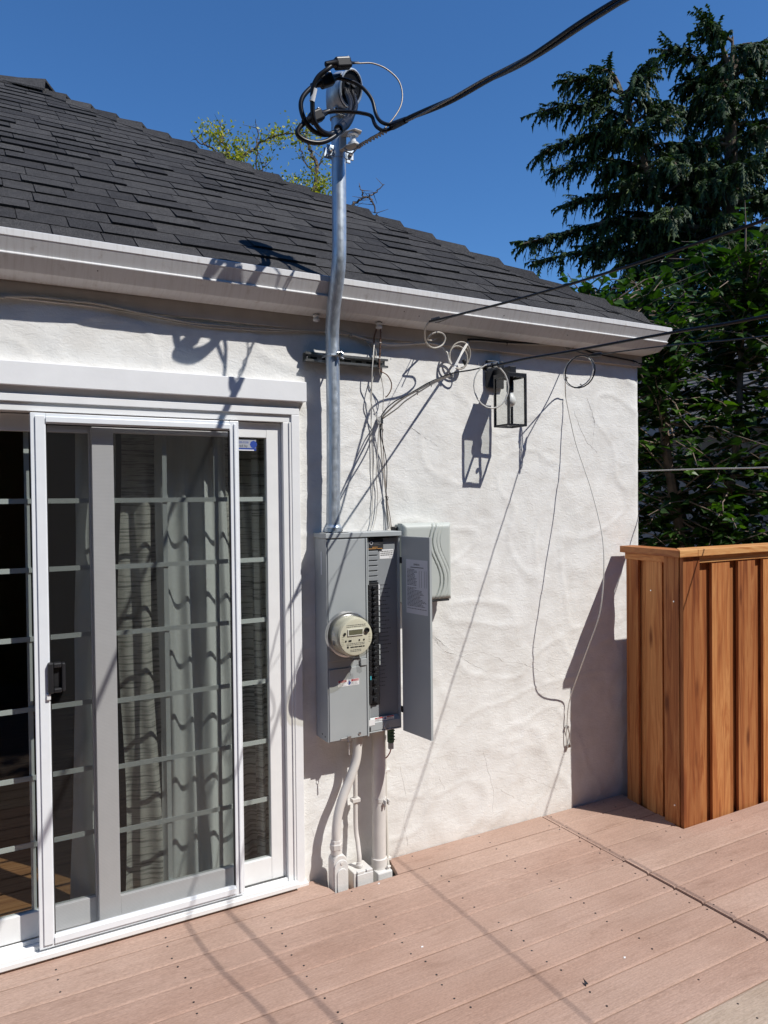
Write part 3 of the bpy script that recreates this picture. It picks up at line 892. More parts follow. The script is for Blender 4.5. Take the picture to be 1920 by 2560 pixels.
MB().hexa([(1.5442, df, 0.7215), (1.7055, df, 0.7215), (1.7055, df + 0.006, 0.7215), (1.5442, df + 0.006, 0.7215), (1.5442, df - 0.0001, 0.7218), (1.7055, df - 0.0001, 0.7218), (1.7055, df + 0.0059, 0.7218), (1.5442, df + 0.0059, 0.7218)]).build('seam', GREYD, pan)
MB().hexa([(1.5442, F + 0.004, 0.664), (1.7055, F + 0.004, 0.664), (1.7055, df + 0.004, 0.664), (1.5442, df + 0.004, 0.664), (1.5442, F + 0.004, 0.700), (1.7055, F + 0.004, 0.700), (1.7055, df + 0.004, 0.7212), (1.5442, df + 0.004, 0.7212)]).build('bottom_tray', GREYP, pan, bevel=0.001)
# breakers
bz = 1.322; k = 0
MB().box(1.5500, 1.6085, df - 0.0015, df - 0.0003, 0.775, 1.330).build('breaker_slot', BLACKP, pan)
while bz > 0.80:
    hgt = 0.0245 if k < 17 else 0.040
    br = MB().box(1.5520, 1.6000, df - 0.014, df - 0.0016, bz - hgt + 0.0015, bz - 0.0008).build('breaker', BLACKP, pan, bevel=0.001)
    MB().obox((1.5765, df - 0.018, bz - hgt / 2), (0.008, 0, 0), (0, 0.006, 0.0), (0, 0, hgt * 0.22)).build('toggle', BLACKM, br, bevel=0.001)
    MB().box(1.5700, 1.5735, df - 0.0148, df - 0.0142, bz - hgt * 0.62, bz - hgt * 0.38).build('rating_mark', WHITEP, br)
    if k % 3 == 0:
        MB().box(1.5838, 1.5868, df - 0.0148, df - 0.0142, bz - hgt * 0.7, bz - hgt * 0.3).build('rating_mark', DOORLAB, br)
    if k in (0, 1, 2, 3, 4, 5, 6, 7, 8, 11, 12, 13, 14):
        MB().box(1.6015, 1.6075, df - 0.0148, df - 0.0016, bz - hgt + 0.003, bz - 0.003).build('blank_tag', WHITEP if k < 4 else GREYP, br)  # lower tags greyed to put the open door's shade into their colour
    bz -= hgt; k += 1
MB().box(1.5545, 1.5600, df - 0.0155, df - 0.0146, 0.895, 0.912).build('brand_tab', TEAL, pan)
# filler strips
for i in range(6):
    z = 1.475 - 0.0232 * i
    MB().box(1.5475, 1.6060, df - 0.006, df - 0.0003, z - 0.021, z - 0.003).build('filler_plate', GREYD, pan, bevel=0.0015)
# black contractor sticker
MB().box(1.5455, 1.632, df - 0.0072, df - 0.0062, 1.478, 1.5265).build('contractor_sticker', INK, pan)
MB().lathe([(0.0085, 0), (0.0085, 0.0003), (0.0065, 0.0004), (0.0065, 0.0001)], (1.571, df - 0.0072, 1.508), (0, -1, 0), 20).build('sticker_emblem', DOORLAB, pan)
MB().lathe([(0.0062, 0.0002), (0.0062, 0.0005)], (1.571, df - 0.0072, 1.508), (0, -1, 0), 20).build('sticker_emblem_core', INK, pan)
for z, a, b, m in ((1.513, 1.585, 1.615, INKG), (1.506, 1.585, 1.608, INKG), (1.499, 1.585, 1.617, INKG), (1.4885, 1.575, 1.603, ORANGE), (1.482, 1.549, 1.597, ORANGE), (1.482, 1.600, 1.627, ORANGE)):
    MB().box(a, b, df - 0.0078, df - 0.0074, z - 0.0012, z + 0.0012).build('sticker_print', m, pan)
def print_rows(par, x0, x1, z0, z1, rows, y, mat, seed, wmin=0.004, wmax=0.012, th=0.35, full=False):
    """unreadable small print: rows of word-length dashes, printed flat"""
    rr = random.Random(seed)
    b = MB()
    step = (z0 - z1) / rows
    for i in range(rows):
        z = z0 - step * (i + 0.5); x = x0
        xe = x1 if full else x1 - rr.uniform(0, (x1 - x0) * 0.45)
        while x < xe:
            wd = rr.uniform(wmin, wmax)
            b.box(x, min(x + wd, xe), y - 0.0002, y, z - step * th / 2, z + step * th / 2)
            x += wd + 0.0022
    return b.build('small_print', mat, par)
MB().box(1.6165, 1.688, df - 0.0008, df - 0.0002, 1.434, 1.476).build('notice_label', WHITEP, pan)
print_rows(pan, 1.621, 1.686, 1.472, 1.446, 3, df - 0.0009, INK, 3, 0.004, 0.009, 0.45, True)
print_rows(pan, 1.666, 1.685, 1.444, 1.437, 1, df - 0.0009, INKG, 4, 0.003, 0.006, 0.4, True)
print_rows(pan, 1.613, 1.672, 1.325, 1.000, 18, df - 0.0003, INKG, 5, 0.003, 0.009, 0.22)
print_rows(pan, 1.613, 1.650, 0.990, 0.850, 8, df - 0.0003, INKG, 6, 0.003, 0.008, 0.18)
# warning labels
def warning(x0, z0, wd, hh, y, slope=0.0):
    MB().box(x0, x0 + wd, y - 0.0006, y, z0, z0 + hh).build('warning_label', WHITEP, pan)
    MB().box(x0 + 0.002, x0 + wd * 0.40, y - 0.001, y - 0.0007, z0 + hh * 0.66, z0 + hh * 0.97).build('red_band', REDP, pan)
    MB().box(x0 + wd * 0.63, x0 + wd - 0.002, y - 0.001, y - 0.0007, z0 + hh * 0.66, z0 + hh * 0.97).build('red_band', REDP, pan)
    text('DANGER', hh * 0.26, WHITEP, pan, (x0 + wd * 0.09, y - 0.0012, z0 + hh * 0.72), (1, 0, 0), (0, 0, 1))
    text('DANGER', hh * 0.26, WHITEP, pan, (x0 + wd * 0.70, y - 0.0012, z0 + hh * 0.72), (1, 0, 0), (0, 0, 1))
    hnd = MB().box(x0 + wd * 0.49, x0 + wd * 0.57, y - 0.001, y - 0.0007, z0 + hh * 0.18, z0 + hh * 0.55)
    for i in range(4):
        xx = x0 + wd * (0.49 + 0.021 * i)
        hnd.box(xx, xx + wd * 0.013, y - 0.001, y - 0.0007, z0 + hh * 0.56, z0 + hh * (0.80 + 0.05 * (i in (1, 2))))
    hnd.box(x0 + wd * 0.575, x0 + wd * 0.60, y - 0.001, y - 0.0007, z0 + hh * 0.35, z0 + hh * 0.60)
    hnd.poly([(x0 + wd * 0.42, y - 0.001, z0 + hh * 0.62), (x0 + wd * 0.46, y - 0.001, z0 + hh * 0.45), (x0 + wd * 0.445, y - 0.001, z0 + hh * 0.48), (x0 + wd * 0.455, y - 0.001, z0 + hh * 0.30), (x0 + wd * 0.425, y - 0.001, z0 + hh * 0.50), (x0 + wd * 0.435, y - 0.001, z0 + hh * 0.48)])
    hnd.build('hand_pictogram', BLUEP, pan)
    print_rows(pan, x0 + 0.003, x0 + wd * 0.40, z0 + hh * 0.58, z0 + hh * 0.06, 4, y - 0.0007, INKG, 8, 0.003, 0.008, 0.3)
    print_rows(pan, x0 + wd * 0.64, x0 + wd - 0.003, z0 + hh * 0.58, z0 + hh * 0.06, 4, y - 0.0007, INKG, 9, 0.003, 0.008, 0.3)
warning(1.389, 0.886, 0.104, 0.028, F - 0.0046)
warning(1.575, 0.704, 0.100, 0.017, F + 0.006)
MB().box(1.5445, 1.574, F + 0.0025, F + 0.0036, 0.690, 0.716).build('paper_tag', WHITEP, pan)
MB().tube(spline([(1.632, F - 0.002, 0.694), (1.620, F - 0.006, 0.682), (1.622, F - 0.007, 0.668), (1.637, F - 0.007, 0.663), (1.648, F - 0.006, 0.670), (1.645, F - 0.002, 0.686)], 6), 0.0016, 8).build('pull_ring', STEEL, pan, smooth=True)
MB().box(1.545, 1.553, F + 0.0015, F + 0.0036, 0.664, 0.684).build('black_tab', INK, pan)
# lower hardware
MB().lathe([(0.007, 0), (0.0065, 0.003), (0.004, 0.0032), (0.004, 0.0015)], (1.492, F - 0.0046, 0.668), (0, -1, 0), 16).build('cover_screw', CHROME, pan, smooth=True)
MB().box(1.398, 1.448, F - 0.010, F - 0.005, 0.650, 0.661).build('hasp', STEEL, pan, bevel=0.002)
MB().box(1.428, 1.446, F - 0.016, F - 0.0105, 0.652, 0.668).build('seal_tag', STEEL, pan, bevel=0.001)
MB().tube(spline([(1.436, F - 0.012, 0.652), (1.430, F - 0.014, 0.640), (1.437, F - 0.014, 0.632), (1.443, F - 0.014, 0.641), (1.437, F - 0.012, 0.652)], 5), 0.0014, 6).build('seal_loop', STEEL, pan)
MB().tube([(1.437, F - 0.014, 0.632), (1.436, F - 0.014, 0.610), (1.437, F - 0.014, 0.585)], [0.0022, 0.0030, 0.0028], 6).build('seal_strip', CHROME, pan)
MB().box(1.3405, 1.3418, -0.082, -0.074, 1.376, 1.478).build('side_handle', ALU, pan, bevel=0.0005)
for y, z in ((-0.066, 0.672), (-0.096, 0.668)):
    MB().lathe([(0.004, 0), (0.004, 0.0006)], (1.342, y, z), (-1, 0, 0), 10).build('knockout', INK, pan)
for z in (1.425, 0.742):
    MB().box(1.7125, 1.7195, F - 0.006, F + 0.012, z - 0.014, z + 0.014).build('hinge', BLACKM, pan, bevel=0.001)
# the open door: sheet with folded edges
hx, hy, ex, ey = 1.7175, -0.1295, 1.746, -0.322
du = Vector((ex - hx, ey - hy, 0)).normalized(); dv = Vector((du.y, -du.x, 0))      # dv points to the visible inner face side
DL = math.hypot(ex - hx, ey - hy)
def dbox(u0, u1, v0, v1, z0, z1):
    o = Vector((hx, hy, 0))
    return MB().hexa([o + du * a + dv * b + Vector((0, 0, c)) for c in (z0, z1) for a, b in ((u0, v0), (u1, v0), (u1, v1), (u0, v1))])
door = dbox(0, DL, -0.0015, 0, 0.645, 1.533).build('door', GREYP, pan)
dbox(DL - 0.001, DL + 0.0009, -0.012, 0.0, 0.645, 1.533).build('door_flange', GREYP, door)
dbox(0.0, DL - 0.0012, -0.012, -0.0016, 1.5335, 1.535).build('door_flange', GREYP, door)
lab = dbox(0.034, DL - 0.012, 0.0003, 0.0007, 1.190, 1.432).build('rating_label', DOORLAB, door)
def dtext(b, size, u, z, m, al='LEFT'):
    o = Vector((hx, hy, 0)) + du * u + dv * 0.0012
    text(b, size, m, door, (o.x, o.y, z), du, (0, 0, 1), al)
dtext('SIEMENS', 0.0115, DL * 0.5 + 0.010, 1.407, INK, 'CENTER')
dp = MB(); rr = random.Random(21)
def dline(u0, u1, z, t):
    o = Vector((hx, hy, 0))
    dp.hexa([o + du * a + dv * b + Vector((0, 0, c)) for c in (z - t, z + t) for a, b in ((u0, 0.0008), (u1, 0.0008), (u1, 0.0011), (u0, 0.0011))])
dline(0.065, 0.155, 1.398, 0.0014)
z = 1.388
while z > 1.205:
    u = 0.042
    lim = rr.uniform(0.09, 0.115) if z > 1.30 else rr.uniform(0.13, 0.175)
    while u < lim:
        wd = rr.uniform(0.005, 0.016)
        dline(u, min(u + wd, lim), z, 0.0011)
        u += wd + 0.0025
    z -= 0.0058 if rr.random() < 0.85 else 0.012
for u in (0.125, 0.140, 0.160, 0.172):
    o = Vector((hx, hy, 0))
    dp.hexa([o + du * a + dv * b + Vector((0, 0, c)) for c in (1.31, 1.385) for a, b in ((u, 0.0008), (u + 0.0012, 0.0008), (u + 0.0012, 0.0011), (u, 0.0011))])
dp.build('small_print', INK, door)

# ------------------------------------------------------------------ electric meter plugged into the panel
met = thing('electric_meter', (1.428, F, 1.118), 'round glass domed electric meter with small display on the grey panel', 'meter')
mc = Vector((1.428, F - 0.0046, 1.118)); ya = (0, -1, 0)
MB().lathe([(0.098, 0), (0.098, 0.006), (0.094, 0.012), (0.094, 0.022), (0.099, 0.024), (0.099, 0.030), (0.092, 0.033), (0.086, 0.033)], mc, ya, 56).build('socket_ring', STEEL, met, smooth=True)
MB().lathe([(0.084, 0.020), (0.084, 0.085), (0.080, 0.0985), (0.078, 0.100)], mc, ya, 48).build('body', METERB, met, smooth=True)
MB().lathe([(0.0770, 0.1002), (0.0770, 0.1030), (0.071, 0.1042)], mc, ya, 48).build('face', METERF, met, smooth=True)
MB().lathe([(0.0895, 0.030), (0.0890, 0.095), (0.0868, 0.110), (0.081, 0.117), (0.060, 0.1195), (0.0, 0.1205)], mc, ya, 56).build('dome', DOME, met, smooth=True)
fy = mc.y - 0.1043
def mbx(x0, x1, z0, z1, m, name, d=0.0014):
    MB().box(mc.x + x0, mc.x + x1, fy - d, fy, mc.z + z0, mc.z + z1).build(name, m, met)
mbx(-0.040, 0.032, 0.008, 0.036, BULB, 'display_bezel', 0.004)
MB().box(mc.x - 0.036, mc.x + 0.029, fy - 0.0046, fy - 0.0041, mc.z + 0.012, mc.z + 0.033).build('display', LCD, met)
MB().lathe([(0.0115, 0), (0.0115, 0.007), (0.008, 0.008), (0.006, 0.004)], (mc.x + 0.050, fy, mc.z + 0.026), ya, 20).build('optical_port', BLACKP, met, smooth=True)
MB().lathe([(0.006, 0), (0.006, 0.004)], (mc.x - 0.055, fy, mc.z + 0.018), ya, 14).build('seal_screw', STEEL, met)
for x in (-0.052, -0.036, -0.030, 0.012, 0.034):
    mbx(x, x + (0.013 if x == -0.036 else 0.006), -0.016, -0.010, INK, 'contact', 0.002)
print_rows(met, mc.x - 0.045, mc.x + 0.045, mc.z + 0.056, mc.z + 0.042, 2, fy - 0.0003, INKG, 31, 0.004, 0.01, 0.35, True)
print_rows(met, mc.x - 0.045, mc.x + 0.040, mc.z - 0.022, mc.z - 0.034, 2, fy - 0.0003, INKG, 32, 0.004, 0.01, 0.35, True)
print_rows(met, mc.x - 0.028, mc.x + 0.040, mc.z - 0.036, mc.z - 0.046, 1, fy - 0.0003, INK, 33, 0.012, 0.02, 0.5, True)
print_rows(met, mc.x - 0.028, mc.x + 0.024, mc.z - 0.050, mc.z - 0.062, 2, fy - 0.0003, INKG, 34, 0.004, 0.01, 0.35, True)
MB().lathe([(0.005, 0), (0.005, 0.0004)], (mc.x - 0.040, fy, mc.z - 0.040), ya, 14).build('maker_dot', INK, met)
for i in range(6):
    mbx(-0.068, -0.056, -0.030 + 0.007 * i, -0.0285 + 0.007 * i, METERB, 'vent_rib', 0.001)
    mbx(0.060, 0.069, -0.024 + 0.007 * i, -0.0225 + 0.007 * i, METERB, 'vent_rib', 0.001)
for a0, h0, h1, m in ((math.pi * 1.0, -0.034, -0.014, INKG), (math.pi * 1.0, 0.004, 0.018, DOORLAB)):
    MB().obox((mc.x - 0.0845, mc.y - 0.060, mc.z + (h0 + h1) / 2), (0.0006, 0, 0), (0, 0.011, 0), (0, 0, (h1 - h0) / 2)).build('side_sticker', m, met)
MB().obox((mc.x + 0.024, mc.y - 0.035, mc.z - 0.106), (0.014, 0, 0.003), (0, 0.007, 0), (-0.001, 0, 0.006)).build('ring_clasp', STEEL, met, bevel=0.001)
MB().obox((mc.x + 0.042, mc.y - 0.034, mc.z - 0.104), (0.006, 0, 0.004), (0, 0.008, 0), (-0.002, 0, 0.008)).build('ring_clasp', STEEL, met, bevel=0.001)
sealg = glass_mat('clear_seal', (0.88, 0.88, 0.88), 1.4)
MB().tube([(mc.x + 0.044, mc.y - 0.036, mc.z - 0.110), (mc.x + 0.046, mc.y - 0.036, mc.z - 0.135)], 0.001, 6).build('seal_wire', STEEL, met)
MB().prism([(mc.x + 0.036, mc.y - 0.040, mc.z - 0.135), (mc.x + 0.058, mc.y - 0.040, mc.z - 0.132), (mc.x + 0.058, mc.y - 0.040, mc.z - 0.168), (mc.x + 0.047, mc.y - 0.040, mc.z - 0.174), (mc.x + 0.037, mc.y - 0.040, mc.z - 0.168)], (0, 0.008, 0)).build('seal', sealg, met)

# ------------------------------------------------------------------ pale telephone box with wavy grooves
ph = thing('telephone_box', (1.88, -0.05, 1.22), 'pale grey plastic utility box with wavy vertical grooves behind the open panel door', 'utility box')
bx0, bx1, bz0, bz1, bf = 1.748, 2.020, 1.222, 1.590, -0.100
MB().box(bx0 + 0.004, bx1 - 0.006, -0.045, -0.004, bz0 + 0.012, bz1 - 0.004).build('back_case', PHONE, ph, bevel=0.008, seg=3)
cv = MB(); nxx, nzz = 140, 60
def wave(v): return 0.6 * math.sin((v - 0.06) * 2 * math.pi * 1.0 + 0.3) * 0.030
for j in range(nzz + 1):
    v = j / nzz
    for i in range(nxx + 1):
        u = i / nxx
        x = bx0 + (bx1 - bx0) * u; z = bz0 + (bz1 - bz0) * v
        e = min(u * (bx1 - bx0), (1 - u) * (bx1 - bx0), v * (bz1 - bz0), (1 - v) * (bz1 - bz0))
        rd = 0.018 * max(0.0, 1 - e / 0.022) ** 2
        y = bf + rd
        xc = bx0 + 0.170 + wave(v) * 1.7
        for off, dep, hw in ((0.0, 0.009, 0.0034), (0.020, 0.009, 0.0034), (0.042, 0.003, 0.0026), (0.060, 0.003, 0.0026)):
            d_ = abs(x - xc - off)
            if d_ < hw: y += dep * (1 - (d_ / hw) ** 2)
        cv.v.append((x, y, z))
for j in range(nzz):
    for i in range(nxx):
        a = j * (nxx + 1) + i
        cv.f.append((a, a + 1, a + nxx + 2, a + nxx + 1))
rim = [i for i in range(nxx + 1)] + [(j * (nxx + 1) + nxx) for j in range(1, nzz + 1)] + [nzz * (nxx + 1) + i for i in range(nxx - 1, -1, -1)] + [j * (nxx + 1) for j in range(nzz - 1, 0, -1)]
b0 = len(cv.v)
for i in rim: cv.v.append((cv.v[i][0], -0.046, cv.v[i][2]))
for i in range(len(rim)):
    j = (i + 1) % len(rim)
    cv.f.append((rim[j], rim[i], b0 + i, b0 + j))
cv.build('cover', PHONE, ph, smooth=True)
MB().box(bx0 + 0.02, bx1 - 0.012, -0.088, -0.02, bz0 - 0.008, bz0 + 0.0).build('drip_lip', BLACKP, ph, bevel=0.002)
MB().lathe([(0.008, 0), (0.008, 0.001), (0.005, 0.0018), (0.005, 0.0005)], (1.892, bf, 1.452), (0, -1, 0), 20).build('lock_boss', PHONE, ph)
MB().box(2.0205, 2.030, -0.060, -0.030, 1.400, 1.432).box(2.0205, 2.029, -0.052, -0.036, 1.385, 1.398).build('hasp', STEEL, ph, bevel=0.002)
MB().box(1.727, 1.7475, -0.05, -0.015, 1.545, 1.575).build('cable_gland', BLACKP, ph, bevel=0.004)

# ------------------------------------------------------------------ service mast
mast = thing('service_mast', (1.40, -0.09, 1.56), 'galvanised steel conduit mast rising from the panel past the gutter to a weatherhead', 'mast')
path = [(1.396, -0.086, 1.566), (1.401, -0.086, 1.80), (1.404, -0.086, 2.10), (1.403, -0.086, 2.34), (1.399, -0.095, 2.44), (1.391, -0.130, 2.54), (1.3865, -0.172, 2.63), (1.3845, -0.197, 2.70), (1.384, -0.206, 2.78), (1.385, -0.207, 3.00), (1.386, -0.207, 3.320)]
MB().tube(spline(path, 8), 0.0302, 28).build('pipe', GALV, mast, smooth=True)
MB().lathe([(0.036, 0), (0.040, 0.004), (0.040, 0.022), (0.036, 0.026), (0.034, 0.034)], (1.396, -0.086, 1.5605), (0, 0, 1), 28).build('hub_collar', GALV, mast, smooth=True)
MB().box(1.345, 1.455, -0.118, -0.05, 1.5585, 1.5605).build('flashing_plate', STEEL, mast)
MB().obox((1.440, -0.055, 1.568), (0.012, 0.003, -0.006), (0, 0.012, 0), (0.003, 0, 0.006)).build('bent_tab', COPPER, mast)
# weatherhead: hooded cast cap facing the street, with an oval mouth
wh = MB(); N = 28
base = Vector((1.386, -0.207, 3.315))
fdir = Vector((0.18, -0.984, 0)); sdir = Vector((0.984, 0.18, 0))
rings = []
for i, (h_, r_, off) in enumerate([(0.0, 0.034, 0.0), (0.015, 0.038, 0.0), (0.03, 0.046, 0.006), (0.06, 0.054, 0.018), (0.09, 0.057, 0.024), (0.12, 0.055, 0.028), (0.145, 0.047, 0.028), (0.160, 0.032, 0.026), (0.166, 0.012, 0.024), (0.167, 0.001, 0.024)]):
    c = base + Vector((0, 0, h_)) + fdir * off
    rings.append([c + (sdir * math.cos(2 * math.pi * k / N) * 0.98 + fdir * math.sin(2 * math.pi * k / N)) * r_ * (1.0 if h_ < 0.02 else 1.16) for k in range(N)])
wh.v = [tuple(p) for r_ in rings for p in r_]
for i in range(len(rings) - 1):
    for k in range(N):
        k2 = (k + 1) % N
        wh.f.append((i * N + k, i * N + k2, (i + 1) * N + k2, (i + 1) * N + k))
hood = wh.build('weatherhead', GALV, mast, smooth=True)
mo = base + Vector((0, 0, 0.082)) + fdir * 0.090
upv = (Vector((0, 0, 1)) + fdir * 0.28).normalized()
def oval(r1, r2, c, n=28): return [c + sdir * math.cos(2 * math.pi * k / n) * r1 + upv * math.sin(2 * math.pi * k / n) * r2 for k in range(n)]
MB().tube(oval(0.054, 0.070, mo), 0.0050, 8, True).build('mouth_rim', GALV, hood, smooth=True)
MB().prism(oval(0.053, 0.069, mo - fdir * 0.002), -fdir * 0.012).build('mouth_plate', RUBBER, hood)
for a, b in ((-0.018, 0.020), (0.012, 0.018), (-0.010, -0.014), (0.022, -0.010)):
    c = mo + sdir * a + upv * b
    MB().lathe([(0.013, 0), (0.013, 0.004), (0.010, 0.005), (0.010, 0.002)], c - fdir * 0.004, fdir, 16).build('wire_hole', BLACKP, hood, smooth=True)
MB().box(1.345, 1.430, -0.252, -0.242, 3.305, 3.329).build('clamp_bar', STEEL, mast, bevel=0.003)
MB().lathe([(0.036, 0), (0.036, 0.022)], (1.386, -0.207, 3.304), (0, 0, 1), 24).build('clamp_band', STEEL, mast)
for x in (1.350, 1.424):
    MB().lathe([(0.008, 0), (0.008, 0.006), (0.005, 0.009)], (x, -0.252, 3.317), (0, -1, 0), 8).build('bolt', CHROME, mast)

# strut channel fixed to the wall
stt = thing('strut_channel', (1.5, -0.02, 2.33), 'short galvanised slotted strut channel bolted to the stucco behind the mast', 'channel')
ch = MB()
ch.box(1.294, 1.708, -0.012, -0.009, 2.312, 2.353)
ch.box(1.294, 1.708, -0.0435, -0.0125, 2.350, 2.353)
ch.box(1.294, 1.708, -0.0435, -0.0125, 2.312, 2.315)
ch.box(1.294, 1.708, -0.0435, -0.0410, 2.3425, 2.3498)
ch.box(1.294, 1.708, -0.0435, -0.0410, 2.3152, 2.3222)
ch.build('channel', STEEL, stt)
for i in range(7):
    MB().box(1.330 + 0.056 * i, 1.362 + 0.056 * i, -0.0128, -0.0122, 2.326, 2.339).build('slot', INKG, stt)
for x in (1.318, 1.686):
    MB().lathe([(0.009, 0), (0.009, 0.005), (0.006, 0.008)], (x, -0.0125, 2.332), (0, -1, 0), 6).build('bolt', STEEL, stt)
MB().tube([(1.372, -0.045, 2.333), (1.371, -0.105, 2.333), (1.382, -0.1195, 2.333), (1.403, -0.1205, 2.333), (1.425, -0.1195, 2.333), (1.435, -0.105, 2.333), (1.434, -0.045, 2.333)], 0.004, 6).build('pipe_strap', GALV, stt)
MB().obox((1.418, -0.128, 2.338), (0.016, 0, 0), (0, 0.006, 0), (0, 0, 0.006)).obox((1.420, -0.131, 2.334), (0.004, 0, 0), (0, 0.011, 0), (0, 0, 0.012)).build('strap_nut', CHROME, stt, bevel=0.002)
MB().cyl((1.41, -0.126, 2.330), (1.438, -0.126, 2.318), 0.0035, 8).build('strap_bolt', STEEL, stt)

# insulator clamp on the mast
ic = thing('insulator_clamp', (1.386, -0.21, 3.153), 'grey wireholder clamp with porcelain spool bolted round the mast below the weatherhead', 'clamp')
MB().lathe([(0.033, 0), (0.033, 0.045)], (1.3855, -0.207, 3.138), (0, 0, 1), 28).build('band', GALV, ic, smooth=True)
for sx_ in (-1, 1):
    MB().box(1.3855 + sx_ * 0.028 - (0.035 if sx_ < 0 else 0), 1.3855 + sx_ * 0.028 + (0.035 if sx_ > 0 else 0), -0.225, -0.219, 3.138, 3.183).build('ear', GALV, ic, bevel=0.003)
    MB().box(1.3855 + sx_ * 0.028 - (0.035 if sx_ < 0 else 0), 1.3855 + sx_ * 0.028 + (0.035 if sx_ > 0 else 0), -0.195, -0.189, 3.138, 3.183).build('ear', GALV, ic, bevel=0.003)
    MB().lathe([(0.009, 0), (0.009, 0.008), (0.005, 0.012)], (1.3855 + sx_ * 0.046, -0.225, 3.16), (0, -1, 0), 6).build('bolt', CHROME, ic)
    MB().cyl((1.3855 + sx_ * 0.046, -0.225, 3.16), (1.3855 + sx_ * 0.046, -0.170, 3.16), 0.004, 8).build('bolt', CHROME, ic)
yk = MB()
for z in (3.158, 3.215):
    yk.prism([(1.372, -0.235, z), (1.398, -0.240, z), (1.444, -0.296, z), (1.438, -0.322, z), (1.404, -0.326, z), (1.380, -0.290, z)], (0, 0, 0.008))
yk.prism([(1.372, -0.238, 3.1585), (1.398, -0.2435, 3.1585), (1.402, -0.252, 3.1585), (1.374, -0.247, 3.1585)], (0, 0, 0.064))
yk.build('yoke', CLAMPG, ic, bevel=0.004)
MB().lathe([(0.023, 0), (0.023, 0.008), (0.013, 0.012), (0.012, 0.024), (0.013, 0.036), (0.023, 0.040), (0.023, 0.047)], (1.411, -0.293, 3.1665), (0, 0, 1), 24).build('spool', PORC, ic, smooth=True)

# drip loops: three insulated conductors leaving the mouth, spliced under taped connectors
def conductor(label, pts, r, joint, tail, tail_r, tail_mat, jsize):
    """one conductor: insulated loop, taped joint and tail wire"""
    t = thing('drip_loop', pts[0], label, 'cable', 'drip loops at the weatherhead')
    MB().tube(spline(pts, 10), r, 12).build('insulated_loop', RUBBER, t, smooth=True)
    a, b = Vector(joint[0]), Vector(joint[1])
    d_ = (b - a).normalized(); u_ = d_.cross(Vector((0, 1, 0))).normalized(); w_ = d_.cross(u_)
    ln = (b - a).length
    MB().obox((a + b) / 2, d_ * ln * 0.40, u_ * jsize, w_ * jsize * 0.9).build('splice_block', RUBBER, t, bevel=jsize * 0.4, seg=3)
    MB().tube([a - d_ * 0.03, a, a + d_ * ln * 0.2], [r * 1.05, r * 1.5, jsize * 0.95], 12).build('tape_wrap', RUBBER, t, smooth=True)
    MB().tube([b - d_ * ln * 0.2, b, b + d_ * 0.03], [jsize * 0.95, tail_r * 1.8, tail_r * 1.2], 12).build('tape_wrap', RUBBER, t, smooth=True)
    MB().tube(spline(tail, 10), tail_r, 10).build('tail_wire', tail_mat, t, smooth=True)
    MB().lathe([(0.006, 0), (0.006, 0.004)], b - d_ * ln * 0.15 + u_ * jsize * 1.0, u_, 10).build('splice_screw', STEEL, t)
conductor('thick black drip loop swinging left and up to the topmost taped splice',
    [(1.388, -0.290, 3.389), (1.380, -0.360, 3.281), (1.328, -0.420, 3.178), (1.242, -0.480, 3.094), (1.166, -0.520, 3.069), (1.125, -0.540, 3.092), (1.115, -0.550, 3.143), (1.114, -0.560, 3.195), (1.129, -0.570, 3.233), (1.157, -0.580, 3.261), (1.181, -0.580, 3.285)], 0.0088,
    ((1.184, -0.580, 3.291), (1.263, -0.580, 3.316)),
    [(1.266, -0.580, 3.317), (1.289, -0.585, 3.319), (1.342, -0.590, 3.331), (1.396, -0.600, 3.320), (1.442, -0.610, 3.286), (1.454, -0.620, 3.232), (1.437, -0.630, 3.171), (1.390, -0.635, 3.102), (1.347, -0.630, 3.057), (1.335, -0.580, 3.057)], 0.0028, ALUW, 0.019)
conductor('black drip loop with the middle taped splice touching the weatherhead hood',
    [(1.410, -0.290, 3.390), (1.386, -0.370, 3.286), (1.326, -0.430, 3.189), (1.251, -0.480, 3.111), (1.191, -0.500, 3.071), (1.138, -0.510, 3.067), (1.098, -0.520, 3.092), (1.082, -0.520, 3.137), (1.090, -0.520, 3.175), (1.119, -0.520, 3.213), (1.147, -0.520, 3.235)], 0.0088,
    ((1.153, -0.520, 3.241), (1.214, -0.530, 3.273)),
    [(1.217, -0.530, 3.274), (1.246, -0.540, 3.272), (1.286, -0.550, 3.265), (1.317, -0.570, 3.239), (1.340, -0.590, 3.195), (1.345, -0.610, 3.135), (1.351, -0.630, 3.102), (1.370, -0.650, 3.085), (1.402, -0.660, 3.088)], 0.0068, RUBBER, 0.021)
conductor('black drip loop ending at the lowest taped splice in front of the mast collar',
    [(1.377, -0.290, 3.391), (1.361, -0.370, 3.285), (1.312, -0.430, 3.186), (1.256, -0.480, 3.105), (1.202, -0.500, 3.054), (1.153, -0.510, 3.028), (1.105, -0.510, 3.025), (1.074, -0.510, 3.038), (1.074, -0.510, 3.057), (1.091, -0.510, 3.080), (1.114, -0.510, 3.100)], 0.0088,
    ((1.119, -0.510, 3.105), (1.176, -0.510, 3.141)),
    [(1.179, -0.510, 3.143), (1.216, -0.520, 3.154), (1.264, -0.540, 3.156), (1.308, -0.570, 3.147), (1.336, -0.590, 3.134), (1.338, -0.610, 3.099), (1.342, -0.630, 3.074), (1.359, -0.650, 3.060), (1.402, -0.660, 3.081)], 0.0068, RUBBER, 0.021)
fid = thing('identification_tape', (1.118, -0.555, 3.170), 'white phase tape wrapped round the inner black drip loop', 'tape')
MB().tube([(1.112, -0.552, 3.150), (1.116, -0.556, 3.172), (1.120, -0.560, 3.194)], 0.0100, 12).build('wrap', PORC, fid, smooth=True)
